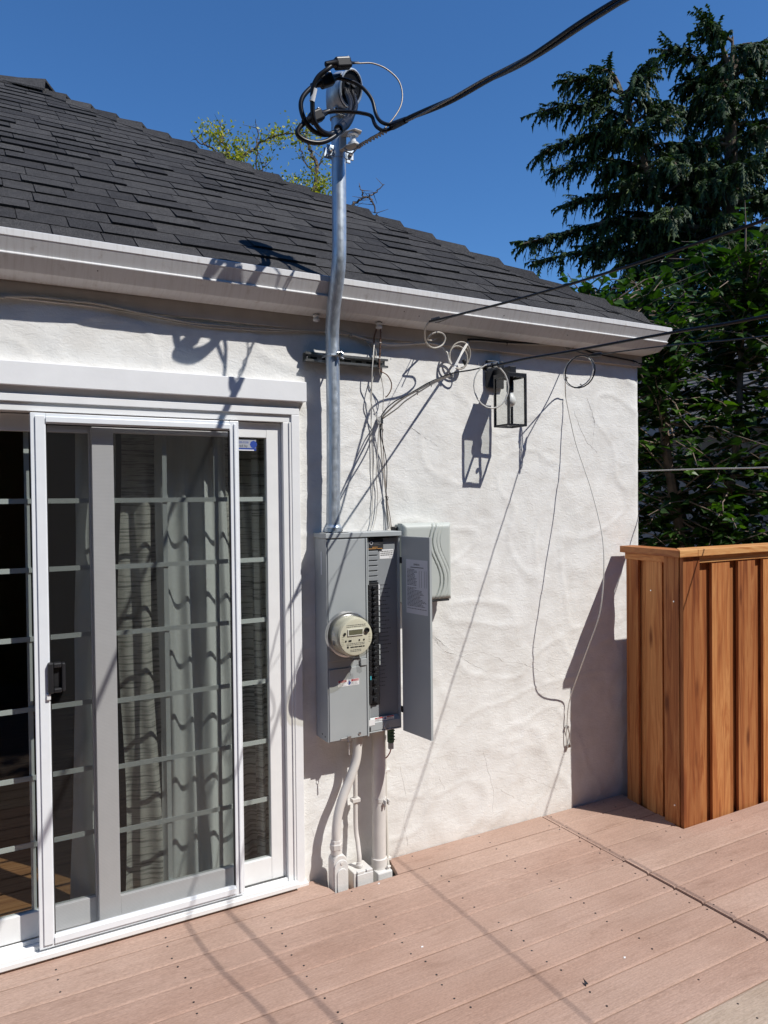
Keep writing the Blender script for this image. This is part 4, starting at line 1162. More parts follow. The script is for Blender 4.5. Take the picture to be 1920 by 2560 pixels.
bun = thing('tape_bundle', (1.300, -0.440, 3.163), 'black tape binding the drip loops together beside the mast', 'tape')
MB().tube([(1.255, -0.475, 3.116), (1.288, -0.450, 3.150), (1.318, -0.425, 3.185)], [0.018, 0.021, 0.018], 14).build('wrap', RUBBER, bun, smooth=True)

# service drop: two insulated legs twisted round the bare neutral
sdrop = thing('service_drop', (1.38, -0.66, 3.06), 'thick twisted overhead service cable running out from the mast to the pole', 'cable')
a0 = Vector((1.388, -0.660, 3.080)); ends_ = [a0, Vector((1.325, -1.07, 2.95)), Vector((1.305, -1.305, 2.895)), Vector((1.27, -1.70, 2.812)), Vector((1.19, -2.6, 2.70)), Vector((1.0, -5.0, 2.72)), Vector((0.7, -9, 3.4)), Vector((0.2, -18, 7.0))]
core = spline(ends_, 40)
for k_, (r_, m_) in enumerate(((0.0052, RUBBER), (0.0052, RUBBER), (0.0038, ALUW))):
    pts = []; s_ = 0.0
    for i, p_ in enumerate(core):
        if i: s_ += (core[i] - core[i - 1]).length
        if s_ > 12: break
        d_ = (core[min(i + 1, len(core) - 1)] - core[max(i - 1, 0)]).normalized()
        u_ = d_.cross(Vector((0, 0, 1))).normalized(); w_ = u_.cross(d_)
        ang = 2 * math.pi * (s_ / 1.5 + k_ / 3.0)
        amp = 0.0058 * min(1, 0.3 + s_ * 4)
        pts.append(p_ + u_ * math.cos(ang) * amp + w_ * math.sin(ang) * amp)
    MB().tube(pts, r_, 10).build('leg_wire' if m_ is RUBBER else 'neutral_wire', m_, sdrop, smooth=True)
MB().tube([a0 + Vector((0.012, 0.03, 0.01)), a0, core[12]], [0.010, 0.015, 0.011], 14).build('tape_wrap', RUBBER, sdrop, smooth=True)
nt_ = thing('dead_end_wire', (1.401, -0.300, 3.138), 'bare twisted neutral wire tied to the porcelain spool', 'wire')
for k_ in range(2):
    base_ = spline([(1.387, -0.620, 3.080), (1.394, -0.520, 3.101), (1.405, -0.400, 3.129), (1.405, -0.340, 3.138)], 16)
    pts = []
    for i, p_ in enumerate(base_):
        ang = i * 0.75 + math.pi * k_
        pts.append(p_ + Vector((math.cos(ang), 0.4 * math.sin(ang), math.sin(ang))) * 0.0055)
    MB().tube(pts, 0.0035, 8).build('strand', ALUW, nt_, smooth=True)
MB().tube(spline([(1.405, -0.340, 3.138), (1.401, -0.320, 3.137), (1.387, -0.300, 3.138), (1.383, -0.270, 3.156)], 8), 0.0028, 8).build('tie', ALUW, nt_, smooth=True)
MB().tube(spline([(1.407, -0.350, 3.144), (1.401, -0.330, 3.129), (1.391, -0.320, 3.118), (1.387, -0.300, 3.128), (1.378, -0.280, 3.141)], 8), 0.0028, 8).build('tie', ALUW, nt_, smooth=True)

# ------------------------------------------------------------------ conduits at the foot of the panel
c1 = thing('flexible_conduit', (1.40, -0.08, 0.0), 'fat painted flexible conduit curving from the panel to a capped elbow at the deck', 'conduit')
MB().tube(spline([(1.512, -0.080, 0.66), (1.508, -0.081, 0.60), (1.497, -0.083, 0.53), (1.465, -0.085, 0.455), (1.430, -0.086, 0.385), (1.405, -0.087, 0.315), (1.394, -0.088, 0.25), (1.392, -0.088, 0.19)], 8), 0.0205, 20).build('conduit', PIPEP, c1, smooth=True)
MB().lathe([(0.027, 0), (0.029, 0.006), (0.029, 0.026), (0.026, 0.030), (0.024, 0.044)], (1.392, -0.088, 0.157), (0, 0, 1), 6).build('compression_nut', PIPEP, c1, bevel=0.002)
MB().lathe([(0.025, 0), (0.025, 0.02)], (1.392, -0.088, 0.138), (0, 0, 1), 20).build('neck', PIPEP, c1, smooth=True)
def stadium(cx, z0, z1, r, y, n=10):
    p = [(cx + r * math.cos(math.pi * k / n), y, z1 - r + r * math.sin(math.pi * k / n)) for k in range(n + 1)]
    return p + [(cx + r * math.cos(math.pi + math.pi * k / n), y, z0 + r + r * math.sin(math.pi + math.pi * k / n)) for k in range(n + 1)]
MB().prism(stadium(1.398, -0.10, 0.142, 0.034, -0.060), (0, -0.058, 0)).build('elbow_body', PIPEP, c1, bevel=0.006, seg=3)
MB().prism(stadium(1.400, -0.055, 0.122, 0.0335, -0.1182), (0, -0.006, 0)).build('elbow_cover', BOXP, c1, bevel=0.003)
MB().prism(stadium(1.401, -0.030, 0.085, 0.0235, -0.1243), (0, -0.0045, 0)).build('cover_emboss', BOXP, c1, bevel=0.004, seg=3)
MB().lathe([(0.006, 0), (0.006, 0.003), (0.002, 0.0032)], (1.401, -0.1243, 0.107), (0, -1, 0), 14).build('cover_screw', PIPEP, c1)

c2 = thing('junction_box_conduit', (1.51, -0.06, 0.0), 'thin painted conduit dropping into a small textured weatherproof box', 'conduit')
MB().tube(spline([(1.512, -0.045, 0.655), (1.512, -0.045, 0.40), (1.511, -0.046, 0.22), (1.513, -0.060, 0.15), (1.511, -0.078, 0.095), (1.510, -0.081, 0.06)], 8), 0.0105, 16).build('conduit', PIPEP, c2, smooth=True)
MB().lathe([(0.0155, 0), (0.0165, 0.010), (0.0135, 0.014), (0.0135, 0.022)], (1.510, -0.081, 0.048), (0, 0, 1), 14).build('connector', PIPEP, c2, smooth=True)
MB().box(1.462, 1.558, -0.118, -0.025, -0.12, 0.044).build('box', PIPEP, c2, bevel=0.004)
MB().box(1.476, 1.556, -0.128, -0.1184, -0.12, 0.036).build('box_cover', BOXP, c2, bevel=0.003)
MB().box(1.478, 1.512, -0.126, -0.112, 0.0365, 0.0475).box(1.524, 1.554, -0.126, -0.112, 0.0365, 0.0475).build('cover_hinge', BOXP, c2, bevel=0.002)
MB().box(1.490, 1.530, -0.062, -0.032, 0.330, 0.348).build('pipe_strap', PIPEP, c2, bevel=0.002)

c3 = thing('riser_conduit', (1.63, -0.055, 0.0), 'straight thick painted riser conduit with a metal strap beside the curved one', 'conduit')
MB().cyl((1.622, -0.062, 0.03), (1.626, -0.062, 0.66), 0.0315, 28).build('conduit', PIPEP, c3, smooth=True)
MB().lathe([(0.036, 0), (0.036, 0.045), (0.033, 0.048)], (1.622, -0.062, 0.010), (0, 0, 1), 28).build('coupling', PIPEP, c3, smooth=True)
MB().box(1.585, 1.662, -0.118, -0.02, -0.12, 0.010).build('pull_box', BOXP, c3, bevel=0.006)
MB().cyl((1.640, -0.105, 0.022), (1.658, -0.100, 0.020), 0.006, 10).build('clamp_screw', PIPEP, c3)
MB().lathe([(0.0332, 0), (0.0332, 0.016)], (1.6245, -0.062, 0.318), (0, 0, 1), 28).build('strap_band', PIPEP, c3, smooth=True)
MB().obox((1.634, -0.103, 0.318), (0.003, 0, 0), (0, 0.010, 0), (0, 0, 0.012)).obox((1.650, -0.101, 0.320), (0.003, 0, 0), (0, 0.010, 0), (0, 0, 0.012)).build('strap_ear', PIPEP, c3, bevel=0.001)
MB().cyl((1.626, -0.103, 0.318), (1.658, -0.101, 0.320), 0.004, 8).build('strap_bolt', CHROME, c3)

c4 = thing('ground_conduit', (1.69, -0.02, 0.0), 'slim pale ground wire conduit against the stucco, rightmost of the four', 'conduit')
MB().tube(spline([(1.676, -0.030, 0.60), (1.677, -0.030, 0.47), (1.679, -0.029, 0.25), (1.682, -0.030, 0.10), (1.682, -0.034, 0.01), (1.684, -0.05, -0.06)], 6), 0.0078, 12).build('conduit', CABLEW, c4, smooth=True)
for z in (0.435, 0.02):
    MB().box(1.668, 1.700, -0.040, -0.004, z - 0.007, z + 0.007).build('pipe_strap', PIPEP, c4, bevel=0.002)
# green intersystem bonding connector with its red wire
gb = thing('bonding_connector', (1.675, -0.10, 0.6), 'dark green bonding connector hanging under the panel with a red wire', 'connector')
MB().box(1.657, 1.683, -0.108, -0.085, 0.588, 0.655).build('body', GREENP, gb, bevel=0.003)
for i in range(4):
    MB().box(1.655, 1.685, -0.111, -0.1085, 0.600 + 0.014 * i, 0.606 + 0.014 * i).build('terminal_rib', GREENP, gb, bevel=0.001)
MB().box(1.660, 1.681, -0.106, -0.088, 0.558, 0.5878).build('lug', CLAMPG, gb, bevel=0.002)
MB().tube(spline([(1.671, -0.097, 0.558), (1.666, -0.090, 0.535), (1.655, -0.075, 0.512), (1.645, -0.05, 0.502)], 8), 0.0028, 8).build('red_wire', REDW, gb, smooth=True)

# ------------------------------------------------------------------ wall lantern
lam = thing('wall_lantern', (2.33, 0, 2.33), 'black square wall lantern with clear panes and a white bulb', 'lamp')
x0, x1, yf, yb, z0, z1 = 2.281, 2.396, -0.205, -0.090, 2.054, 2.312
pl_ = MB().box(2.296, 2.402, -0.022, -0.003, 2.262, 2.402).build('back_plate', BLACKM, lam, bevel=0.004)
MB().box(2.330, 2.368, -0.160, -0.022, 2.322, 2.352).build('arm', BLACKM, lam, bevel=0.002)
MB().box(2.322, 2.356, -0.165, -0.130, 2.312, 2.322).build('arm_cap', BLACKM, lam)
MB().box(x0, x1, yf, yb, z1 - 0.010, z1 + 0.0005).build('roof_plate', BLACKM, lam, bevel=0.001)
t_ = 0.0100
for a in (x0, x1 - t_):
    for b in (yf, yb - t_):
        MB().box(a, a + t_, b, b + t_, z0 + t_, z1 - 0.0102).build('corner_bar', BLACKM, lam)
for a, b, c, d_ in ((x0, x1, yf, yf + t_), (x0, x1, yb - t_, yb), (x0, x0 + t_, yf + t_, yb - t_), (x1 - t_, x1, yf + t_, yb - t_)):
    MB().box(a, b, c, d_, z0, z0 + t_).build('bottom_bar', BLACKM, lam)
    MB().box(a + 0.0002, b - 0.0002, c + 0.0002, d_ - 0.0002, z1 - 0.020, z1 - 0.0103).build('top_bar', BLACKM, lam)
e_ = 0.005
for q in ([(x0 + e_, yf + t_, 0), (x0 + e_, yb - t_, 0)], [(x1 - e_, yf + t_, 0), (x1 - e_, yb - t_, 0)], [(x0 + t_, yf + e_, 0), (x1 - t_, yf + e_, 0)], [(x0 + t_, yb - e_, 0), (x1 - t_, yb - e_, 0)]):
    (ax, ay, _), (bx_, by_, _) = q
    MB().box(min(ax, bx_) - (0.0008 if ax == bx_ else 0), max(ax, bx_) + (0.0008 if ax == bx_ else 0), min(ay, by_) - (0.0008 if ay == by_ else 0), max(ay, by_) + (0.0008 if ay == by_ else 0), z0 + t_, z1 - 0.02).build('pane', LGLASS, lam)
cx, cy = 2.3385, -0.1475
MB().lathe([(0.018, 0), (0.018, 0.05), (0.015, 0.055), (0.015, 0.075)], (cx, cy, z1 - 0.086), (0, 0, 1), 20).build('lamp_holder', BLACKM, lam, smooth=True)
MB().lathe([(0.001, 0), (0.014, 0.003), (0.024, 0.012), (0.0285, 0.026), (0.028, 0.036), (0.022, 0.052), (0.014, 0.068), (0.0125, 0.082)], (cx, cy, z1 - 0.160), (0, 0, 1), 24).build('bulb', BULB, lam, smooth=True)
MB().cyl((cx, cy, z0 + 0.001), (cx, cy, z0 + 0.005), 0.010, 14).build('drain_plug', BLACKM, lam)

# ------------------------------------------------------------------ cables on and in front of the wall
def cable(name, label, cat, runs, group='cables on the stucco wall'):
    """runs: (part name, points, radius, material)"""
    t = thing(name, runs[0][1][0], label, cat, group)
    for pn, pts, r, m in runs:
        MB().tube(spline(pts, 7), r, 8).build(pn, m, t, smooth=True)
    return t
def ties(t, pts, m=BLACKP, r=0.006):
    for p_, d_ in pts:
        p_ = Vector(p_)
        MB().lathe([(r, 0), (r, 0.004)], p_, d_, 10).build('cable_tie', m, t)
        MB().obox(p_ + Vector((0.004, -r, -0.008)), (0.0012, 0, 0), (0, 0.001, 0), (0.003, 0, 0.009)).build('tie_tail', m, t)
eave = cable('eave_cable', 'long cream cable clipped under the gutter from the far left to the mast', 'cable', [
    ('cable', [(-0.9, -0.020, 2.470), (0.034, -0.020, 2.450), (0.110, -0.020, 2.452), (0.228, -0.020, 2.464), (0.352, -0.021, 2.464), (0.437, -0.020, 2.465), (0.570, -0.018, 2.452), (0.709, -0.018, 2.438), (0.807, -0.012, 2.432), (0.941, -0.010, 2.433), (1.081, -0.010, 2.438), (1.301, -0.012, 2.451), (1.472, -0.014, 2.464), (1.535, -0.014, 2.458)], 0.0048, CREAM),
    ('thin_cable', [(0.352, -0.014, 2.458), (0.571, -0.012, 2.446), (0.807, -0.010, 2.424), (1.080, -0.010, 2.429), (1.302, -0.010, 2.446), (1.457, -0.012, 2.456), (1.529, -0.012, 2.452), (1.589, -0.012, 2.440), (1.641, -0.012, 2.404), (1.658, -0.010, 2.341)], 0.0030, CREAM)])
for q in ((0.350, -0.012, 2.460), (1.529, -0.012, 2.449)):
    MB().box(q[0] - 0.006, q[0] + 0.006, -0.022, -0.004, q[2] - 0.006, q[2] + 0.004).build('clip', CREAM, eave, bevel=0.002)
cable('wall_cable', 'white cable sagging between the mast and the small coils under the gutter', 'cable', [
    ('cable', [(1.535, -0.014, 2.456), (1.607, -0.016, 2.441), (1.670, -0.016, 2.432), (1.734, -0.016, 2.429), (1.807, -0.015, 2.436), (1.923, -0.015, 2.452), (1.992, -0.016, 2.453), (2.031, -0.020, 2.438), (2.046, -0.025, 2.419)], 0.0050, CABLEW),
    ('upper_cable', [(1.690, -0.020, 2.507), (1.721, -0.022, 2.516), (1.808, -0.022, 2.529), (1.897, -0.022, 2.532), (1.943, -0.040, 2.537), (1.949, -0.100, 2.536), (1.938, -0.200, 2.531)], 0.0026, CREAM)])
cw = cable('copper_pigtail', 'twisted brown copper wire hanging from the knob under the gutter past the strut', 'wire', [
    ('twist', [(1.672, -0.045, 2.530), (1.670, -0.044, 2.493), (1.668, -0.044, 2.447), (1.665, -0.044, 2.382), (1.661, -0.046, 2.345), (1.658, -0.048, 2.313)], 0.0042, COPPER),
    ('second_twist', [(1.669, -0.043, 2.526), (1.660, -0.036, 2.503), (1.650, -0.028, 2.472), (1.646, -0.022, 2.443), (1.649, -0.020, 2.404)], 0.0038, COPPER),
    ('tail', [(1.657, -0.050, 2.313), (1.664, -0.055, 2.292), (1.693, -0.060, 2.275), (1.714, -0.060, 2.242), (1.711, -0.060, 2.208), (1.694, -0.055, 2.180), (1.686, -0.050, 2.175)], 0.0026, COPPER),
    ('thin_tail', [(1.657, -0.046, 2.313), (1.661, -0.045, 2.290), (1.676, -0.040, 2.246), (1.685, -0.035, 2.210), (1.687, -0.030, 2.165), (1.685, -0.028, 2.109)], 0.0016, CREAM)])
for i in range(8):
    q = Vector((1.672, -0.045, 2.519)).lerp(Vector((1.661, -0.046, 2.350)), i / 7)
    MB().lathe([(0.0052, 0), (0.0052, 0.004)], q, (0.3, 0, 1), 8).build('twist_turn', CABLEW if i % 3 == 1 else COPPER, cw)
cable('thin_drop', 'two thin white wires dropping straight from the strut end to the panel top', 'wire', [
    ('wire', [(1.649, -0.020, 2.431), (1.627, -0.048, 2.360), (1.619, -0.050, 2.286), (1.626, -0.030, 2.198), (1.632, -0.012, 2.053), (1.636, -0.010, 1.942), (1.639, -0.009, 1.794), (1.635, -0.009, 1.678), (1.630, -0.010, 1.608), (1.617, -0.020, 1.562)], 0.0026, CABLEW),
    ('second_wire', [(1.652, -0.018, 2.423), (1.658, -0.018, 2.349), (1.620, -0.030, 2.188), (1.632, -0.030, 2.125), (1.648, -0.030, 2.089), (1.662, -0.030, 2.061)], 0.0024, CABLEW)])
dc = cable('drop_bundle', 'bundle of slim wires running down the wall from the tie point to the panel top', 'wire', [
    ('wire', [(1.670, -0.035, 2.067), (1.669, -0.028, 2.016), (1.679, -0.020, 1.942), (1.689, -0.016, 1.850), (1.703, -0.012, 1.756), (1.709, -0.012, 1.709), (1.716, -0.012, 1.634), (1.724, -0.020, 1.565)], 0.0030, CREAM),
    ('wire', [(1.673, -0.038, 2.067), (1.674, -0.030, 1.997), (1.698, -0.020, 1.924), (1.709, -0.018, 1.859), (1.709, -0.016, 1.794), (1.705, -0.014, 1.715), (1.709, -0.013, 1.644), (1.713, -0.020, 1.565)], 0.0022, BLACKP),
    ('wire', [(1.667, -0.034, 2.067), (1.662, -0.026, 1.997), (1.660, -0.016, 1.905), (1.656, -0.012, 1.812), (1.662, -0.012, 1.719), (1.652, -0.012, 1.626), (1.630, -0.020, 1.564)], 0.0026, CABLEW),
    ('wire', [(1.678, -0.036, 2.067), (1.682, -0.028, 2.007), (1.694, -0.018, 1.887), (1.704, -0.014, 1.775), (1.712, -0.013, 1.700), (1.726, -0.013, 1.625), (1.730, -0.020, 1.565)], 0.0018, COPPER)])
ties(dc, [((1.674, -0.032, 2.027), (0, 0, 1)), ((1.707, -0.014, 1.713), (0, 0, 1))], BLACKP, 0.0075)
MB().box((1.673, -0.030, 2.071)[0] - 0.008, (1.673, -0.030, 2.071)[0] + 0.006, -0.045, -0.006, (1.690, 0.000, 2.075)[2] - 0.024, (1.690, 0.000, 2.075)[2] + 0.012).build('eye_screw', STEEL, dc, bevel=0.004)
tb = cable('tied_bundle', 'grey cable bundle slanting out from the wall to the lantern clamp with black ties', 'cable', [
    ('cable', [(1.672, -0.035, 2.078), (1.674, -0.090, 2.102), (1.674, -0.170, 2.129), (1.666, -0.260, 2.146), (1.662, -0.360, 2.160), (1.656, -0.480, 2.176), (1.645, -0.570, 2.182), (1.639, -0.655, 2.184)], 0.0040, CREAM),
    ('cable', [(1.677, -0.035, 2.075), (1.688, -0.080, 2.093), (1.694, -0.150, 2.114), (1.672, -0.250, 2.130), (1.665, -0.355, 2.149), (1.659, -0.475, 2.169), (1.649, -0.570, 2.177), (1.643, -0.650, 2.182)], 0.0034, CLAMPG),
    ('cable', [(1.668, -0.035, 2.082), (1.665, -0.090, 2.112), (1.670, -0.170, 2.141), (1.667, -0.260, 2.151), (1.662, -0.360, 2.165), (1.656, -0.480, 2.181), (1.636, -0.660, 2.186), (1.657, -0.770, 2.185), (1.673, -0.830, 2.188)], 0.0028, RUBBER)])
ties(tb, [((1.664, -0.360, 2.160), (0.4, -0.9, 0.2)), ((1.639, -0.655, 2.184), (0.4, -0.9, 0.2)), ((1.656, -0.480, 2.176), (0.4, -0.9, 0.2))])
cable('white_pair', 'pair of stiff white cables slanting from the dark eave cable down to the bundle tie', 'cable', [
    ('cable', [(1.643, -0.650, 2.185), (1.782, -0.480, 2.260), (1.929, -0.300, 2.336), (2.057, -0.150, 2.411), (2.166, -0.035, 2.475)], 0.0034, CABLEW),
    ('cable', [(1.664, -0.630, 2.196), (1.806, -0.460, 2.273), (1.951, -0.280, 2.347), (2.081, -0.130, 2.418), (2.176, -0.030, 2.477)], 0.0028, CABLEW)])
def ring(c, r1, r2, u, v, ph=0.0, n=20):
    c, u, v = Vector(c), Vector(u).normalized(), Vector(v).normalized()
    return [tuple(c + u * math.cos(2 * math.pi * k / n + ph) * r1 + v * math.sin(2 * math.pi * k / n + ph) * r2) for k in range(n)]
def coil(name, label, loops, group='coiled spare cable on the wall'):
    t = thing(name, loops[0][0][0], label, 'cable', group)
    for pts, r, m in loops:
        MB().tube(pts, r, 8, True).build('turn', m, t, smooth=True)
    return t
k1 = coil('cable_coil', 'cream cable coil of several turns hanging on the wall beside the lantern', [
    (ring((2.111, -0.040, 2.402), 0.052, 0.060, (1, -0.15, 0), (0, -0.1, 1)), 0.0040, CREAM),
    (ring((2.107, -0.052, 2.404), 0.058, 0.064, (1, -0.1, 0.1), (0, -0.15, 1)), 0.0038, CREAM),
    (ring((2.091, -0.062, 2.389), 0.048, 0.056, (1, -0.2, -0.1), (0, 0, 1)), 0.0038, CREAM)])
MB().tube(spline([(2.042, -0.030, 2.418), (2.041, -0.045, 2.403), (2.044, -0.055, 2.365), (2.068, -0.060, 2.341)], 6), 0.005, 8).build('lead', CABLEW, k1, smooth=True)
MB().lathe([(0.010, 0), (0.012, 0.010), (0.006, 0.03)], (2.139, -0.040, 2.385), (0.2, -0.3, -1), 10).build('end_cap', BLACKP, k1)
w1 = thing('phone_line', (1.80, -0.27, 2.49), 'black telephone line with a white curled tail leaving the gutter towards the street', 'cable', 'overhead lines')
MB().tube([(1.795, -0.265, 2.489)] + [tuple(Vector((1.80, -0.27, 2.489)).lerp(Vector((2.03, -1.75, 2.50)), t) - Vector((0, 0, 0.02 * math.sin(math.pi * t)))) for t in (0.1, 0.3, 0.5, 0.7, 0.9)] + [(2.03, -1.75, 2.50), (2.5, -4.5, 2.75), (3.2, -9, 3.6)], 0.0052, 8).build('line', RUBBER, w1, smooth=True)
MB().tube(spline([(1.802, -0.268, 2.496), (1.794, -0.240, 2.474), (1.811, -0.200, 2.448), (1.836, -0.170, 2.420), (1.877, -0.150, 2.404), (1.917, -0.140, 2.408), (1.955, -0.130, 2.428), (1.969, -0.130, 2.457), (1.955, -0.130, 2.478), (1.922, -0.130, 2.481), (1.895, -0.120, 2.469), (1.890, -0.100, 2.452), (1.933, -0.060, 2.458), (1.978, -0.030, 2.474), (2.022, -0.020, 2.490)], 8), 0.0040, 8).build('white_tail', CREAM, w1, smooth=True)
for i in range(5):
    MB().lathe([(0.0068, 0), (0.0068, 0.004)], Vector((1.805, -0.270, 2.497)).lerp(Vector((1.807, -0.318, 2.494)), i / 4), (0.3, -1, 0), 8).build('wrap', BLACKP, w1)
MB().tube(spline([(1.939, -0.050, 2.546), (1.929, -0.120, 2.530), (1.902, -0.220, 2.517), (1.878, -0.320, 2.505)], 6), 0.0016, 6).build('thin_wire', BLACKP, w1)
w2 = thing('lantern_line', (1.68, -0.85, 2.18), 'black overhead line passing in front of the lantern with a hanging white loop', 'cable', 'overhead lines')
W2P = [(1.658, -0.830, 2.184), (1.670, -0.945, 2.181), (1.675, -1.060, 2.179), (1.688, -1.230, 2.171), (1.706, -1.370, 2.168), (1.712, -1.660, 2.155), (1.738, -1.900, 2.147), (1.85, -2.6, 2.16), (2.2, -5.5, 2.4), (2.8, -10, 3.3)]
MB().tube(spline(W2P, 5), 0.0044, 8).build('line', RUBBER, w2, smooth=True)
lc = Vector((1.677, -0.860, 2.112))
MB().tube(ring(lc, 0.066, 0.080, (1, -0.35, 0), (-0.03, 0, 1)), 0.0026, 8, True).build('loop', CABLEW, w2, smooth=True)
for q, ln in (((1.667, -0.860, 2.187), 0.045), ((1.669, -0.900, 2.185), 0.030)):
    q = Vector(q); d_ = (Vector(W2P[2]) - Vector(W2P[0])).normalized()
    MB().obox(q, d_ * ln * 0.55, (0.004, 0.004, 0), (0, 0, 0.009)).build('line_clamp', STEEL, w2, bevel=0.002)
for q in ((1.664, -0.840, 2.180), (1.670, -0.880, 2.184), (1.675, -0.910, 2.183)):
    MB().lathe([(0.012, 0), (0.012, 0.006)], q, (0.1, -1, 0.1), 12).build('clamp_band', BLACKM, w2)
MB().tube(spline([(1.958, -0.400, 2.301), (1.820, -0.600, 2.240), (1.673, -0.830, 2.184)], 5), 0.0012, 6).build('thin_wire', STEEL, w2)
ev2 = cable('corner_cable', 'black and white cable pair clipped under the gutter towards the house corner', 'cable', [
    ('black_cable', [(2.172, -0.030, 2.492), (2.251, -0.022, 2.499), (2.417, -0.020, 2.503), (2.643, -0.020, 2.518), (2.854, -0.020, 2.527), (2.912, -0.020, 2.520), (3.048, -0.018, 2.499), (3.201, -0.018, 2.490), (3.337, -0.016, 2.483), (3.380, -0.012, 2.474), (3.404, 0.012, 2.462), (3.405, 0.6, 2.47)], 0.0040, RUBBER),
    ('white_cable', [(2.178, -0.028, 2.483), (2.267, -0.018, 2.494), (2.419, -0.018, 2.496), (2.645, -0.018, 2.510), (2.813, -0.018, 2.522)], 0.0036, CABLEW),
    ('white_lower', [(2.876, -0.018, 2.527), (2.990, -0.016, 2.512), (3.080, -0.016, 2.502), (3.147, -0.010, 2.489), (3.273, -0.010, 2.483), (3.369, -0.010, 2.473)], 0.0036, CABLEW),
    ('staple_loop', [(2.811, -0.020, 2.523), (2.822, -0.020, 2.505), (2.845, -0.020, 2.498), (2.863, -0.020, 2.513), (2.851, -0.020, 2.527)], 0.0026, CABLEW)])
ties(ev2, [((2.417, -0.020, 2.501), (1, 0, 0)), ((2.869, -0.020, 2.526), (1, 0, 0)), ((3.335, -0.018, 2.483), (1, 0, -0.2)), ((2.172, -0.030, 2.490), (1, 0, 0))], BLACKP, 0.0055)
w3 = thing('corner_line', (2.82, -0.28, 2.42), 'thin dark line with a round cable coil near the house corner', 'cable', 'overhead lines')
MB().tube(spline([(2.865, -0.030, 2.498), (2.825, -0.140, 2.462), (2.769, -0.240, 2.432), (2.747, -0.290, 2.417), (2.765, -0.340, 2.416), (2.773, -0.700, 2.388), (2.78, -1.5, 2.32), (2.75, -3.2, 2.30), (2.7, -6, 2.6), (2.6, -10, 3.4)], 6), 0.0034, 8).build('line', RUBBER, w3, smooth=True)
MB().tube([(2.745, -0.270, 2.418), (2.750, -0.300, 2.417), (2.762, -0.335, 2.416), (2.762, -0.345, 2.413)], [0.005, 0.010, 0.010, 0.004], 8).build('splice', RUBBER, w3, smooth=True)
MB().tube(ring((2.694, -0.260, 2.335), 0.074, 0.082, (0.55, -0.83, 0.03), (0.08, 0, 1)), 0.0034, 8, True).build('coil_turn', RUBBER, w3, smooth=True)
MB().tube(ring((2.693, -0.250, 2.337), 0.072, 0.080, (0.62, -0.78, 0.06), (0.12, 0, 1)), 0.0030, 8, True).build('coil_turn', CABLEW, w3, smooth=True)
for q in ((2.742, -0.300, 2.381), (2.694, -0.265, 2.268), (2.655, -0.210, 2.308)):
    MB().lathe([(0.006, 0), (0.006, 0.005)], q, (0.4, 0, 1), 10).build('tape', CABLEW, w3)
MB().tube(spline([(2.654, -0.200, 2.319), (2.781, -0.060, 2.307), (2.820, -0.020, 2.262), (2.829, -0.016, 2.230), (2.833, -0.045, 2.109), (2.839, -0.077, 1.989), (2.844, -0.135, 1.847), (2.839, -0.191, 1.730), (2.821, -0.275, 1.525), (2.801, -0.309, 1.344), (2.797, -0.284, 1.118), (2.798, -0.197, 0.919), (2.829, -0.045, 0.651), (2.822, -0.020, 0.548), (2.821, -0.014, 0.466), (2.817, -0.012, 0.416), (2.817, -0.012, 0.366), (2.828, -0.012, 0.346)], 6), 0.0030, 8).build('hanging_drop', CABLEW, w3, smooth=True)
MB().tube(spline([(2.821, -0.014, 0.466), (2.839, -0.013, 0.406), (2.842, -0.013, 0.368), (2.833, -0.013, 0.346)], 6), 0.0022, 6).build('return_wire', COPPER, w3, smooth=True)
qc = Vector((2.831, -0.012, 0.350))
MB().box(qc.x - 0.010, qc.x + 0.010, -0.020, -0.005, qc.z - 0.009, qc.z + 0.007).build('wall_clip', STEEL, w3, bevel=0.002)
qd = Vector((2.821, -0.014, 0.457))
MB().box(qd.x - 0.006, qd.x + 0.006, -0.022, -0.005, qd.z - 0.006, qd.z + 0.005).build('wall_clip', STEEL, w3, bevel=0.002)
w4 = thing('string_line', (3.51, 0.4, 1.86), 'grey cord stretched level past the house corner in front of the leafy tree', 'cord', 'overhead lines')
MB().tube(spline([(3.53, 2.4, 1.875), (3.52, 0.6, 1.862), (3.512, -0.33, 1.852), (3.50, -0.9, 1.842), (3.47, -3, 1.84), (3.4, -7, 1.9)], 8), 0.0040, 8).build('cord', CLAMPG, w4, smooth=True)
pole = thing('line_post', (3.53, 2.42, -0.45), 'wooden post behind the house corner holding the stretched cord', 'post')
MB().box(3.49, 3.58, 2.38, 2.47, -0.45, 1.95).build('post', WOODZ, pole, bevel=0.004)
post2 = thing('line_post', (3.4, -7.05, -0.45), 'wooden post at the far end of the stretched cord out in the yard', 'post')
MB().box(3.35, 3.45, -7.1, -7.0, -0.45, 2.0).build('post', WOODZ, post2, bevel=0.004)
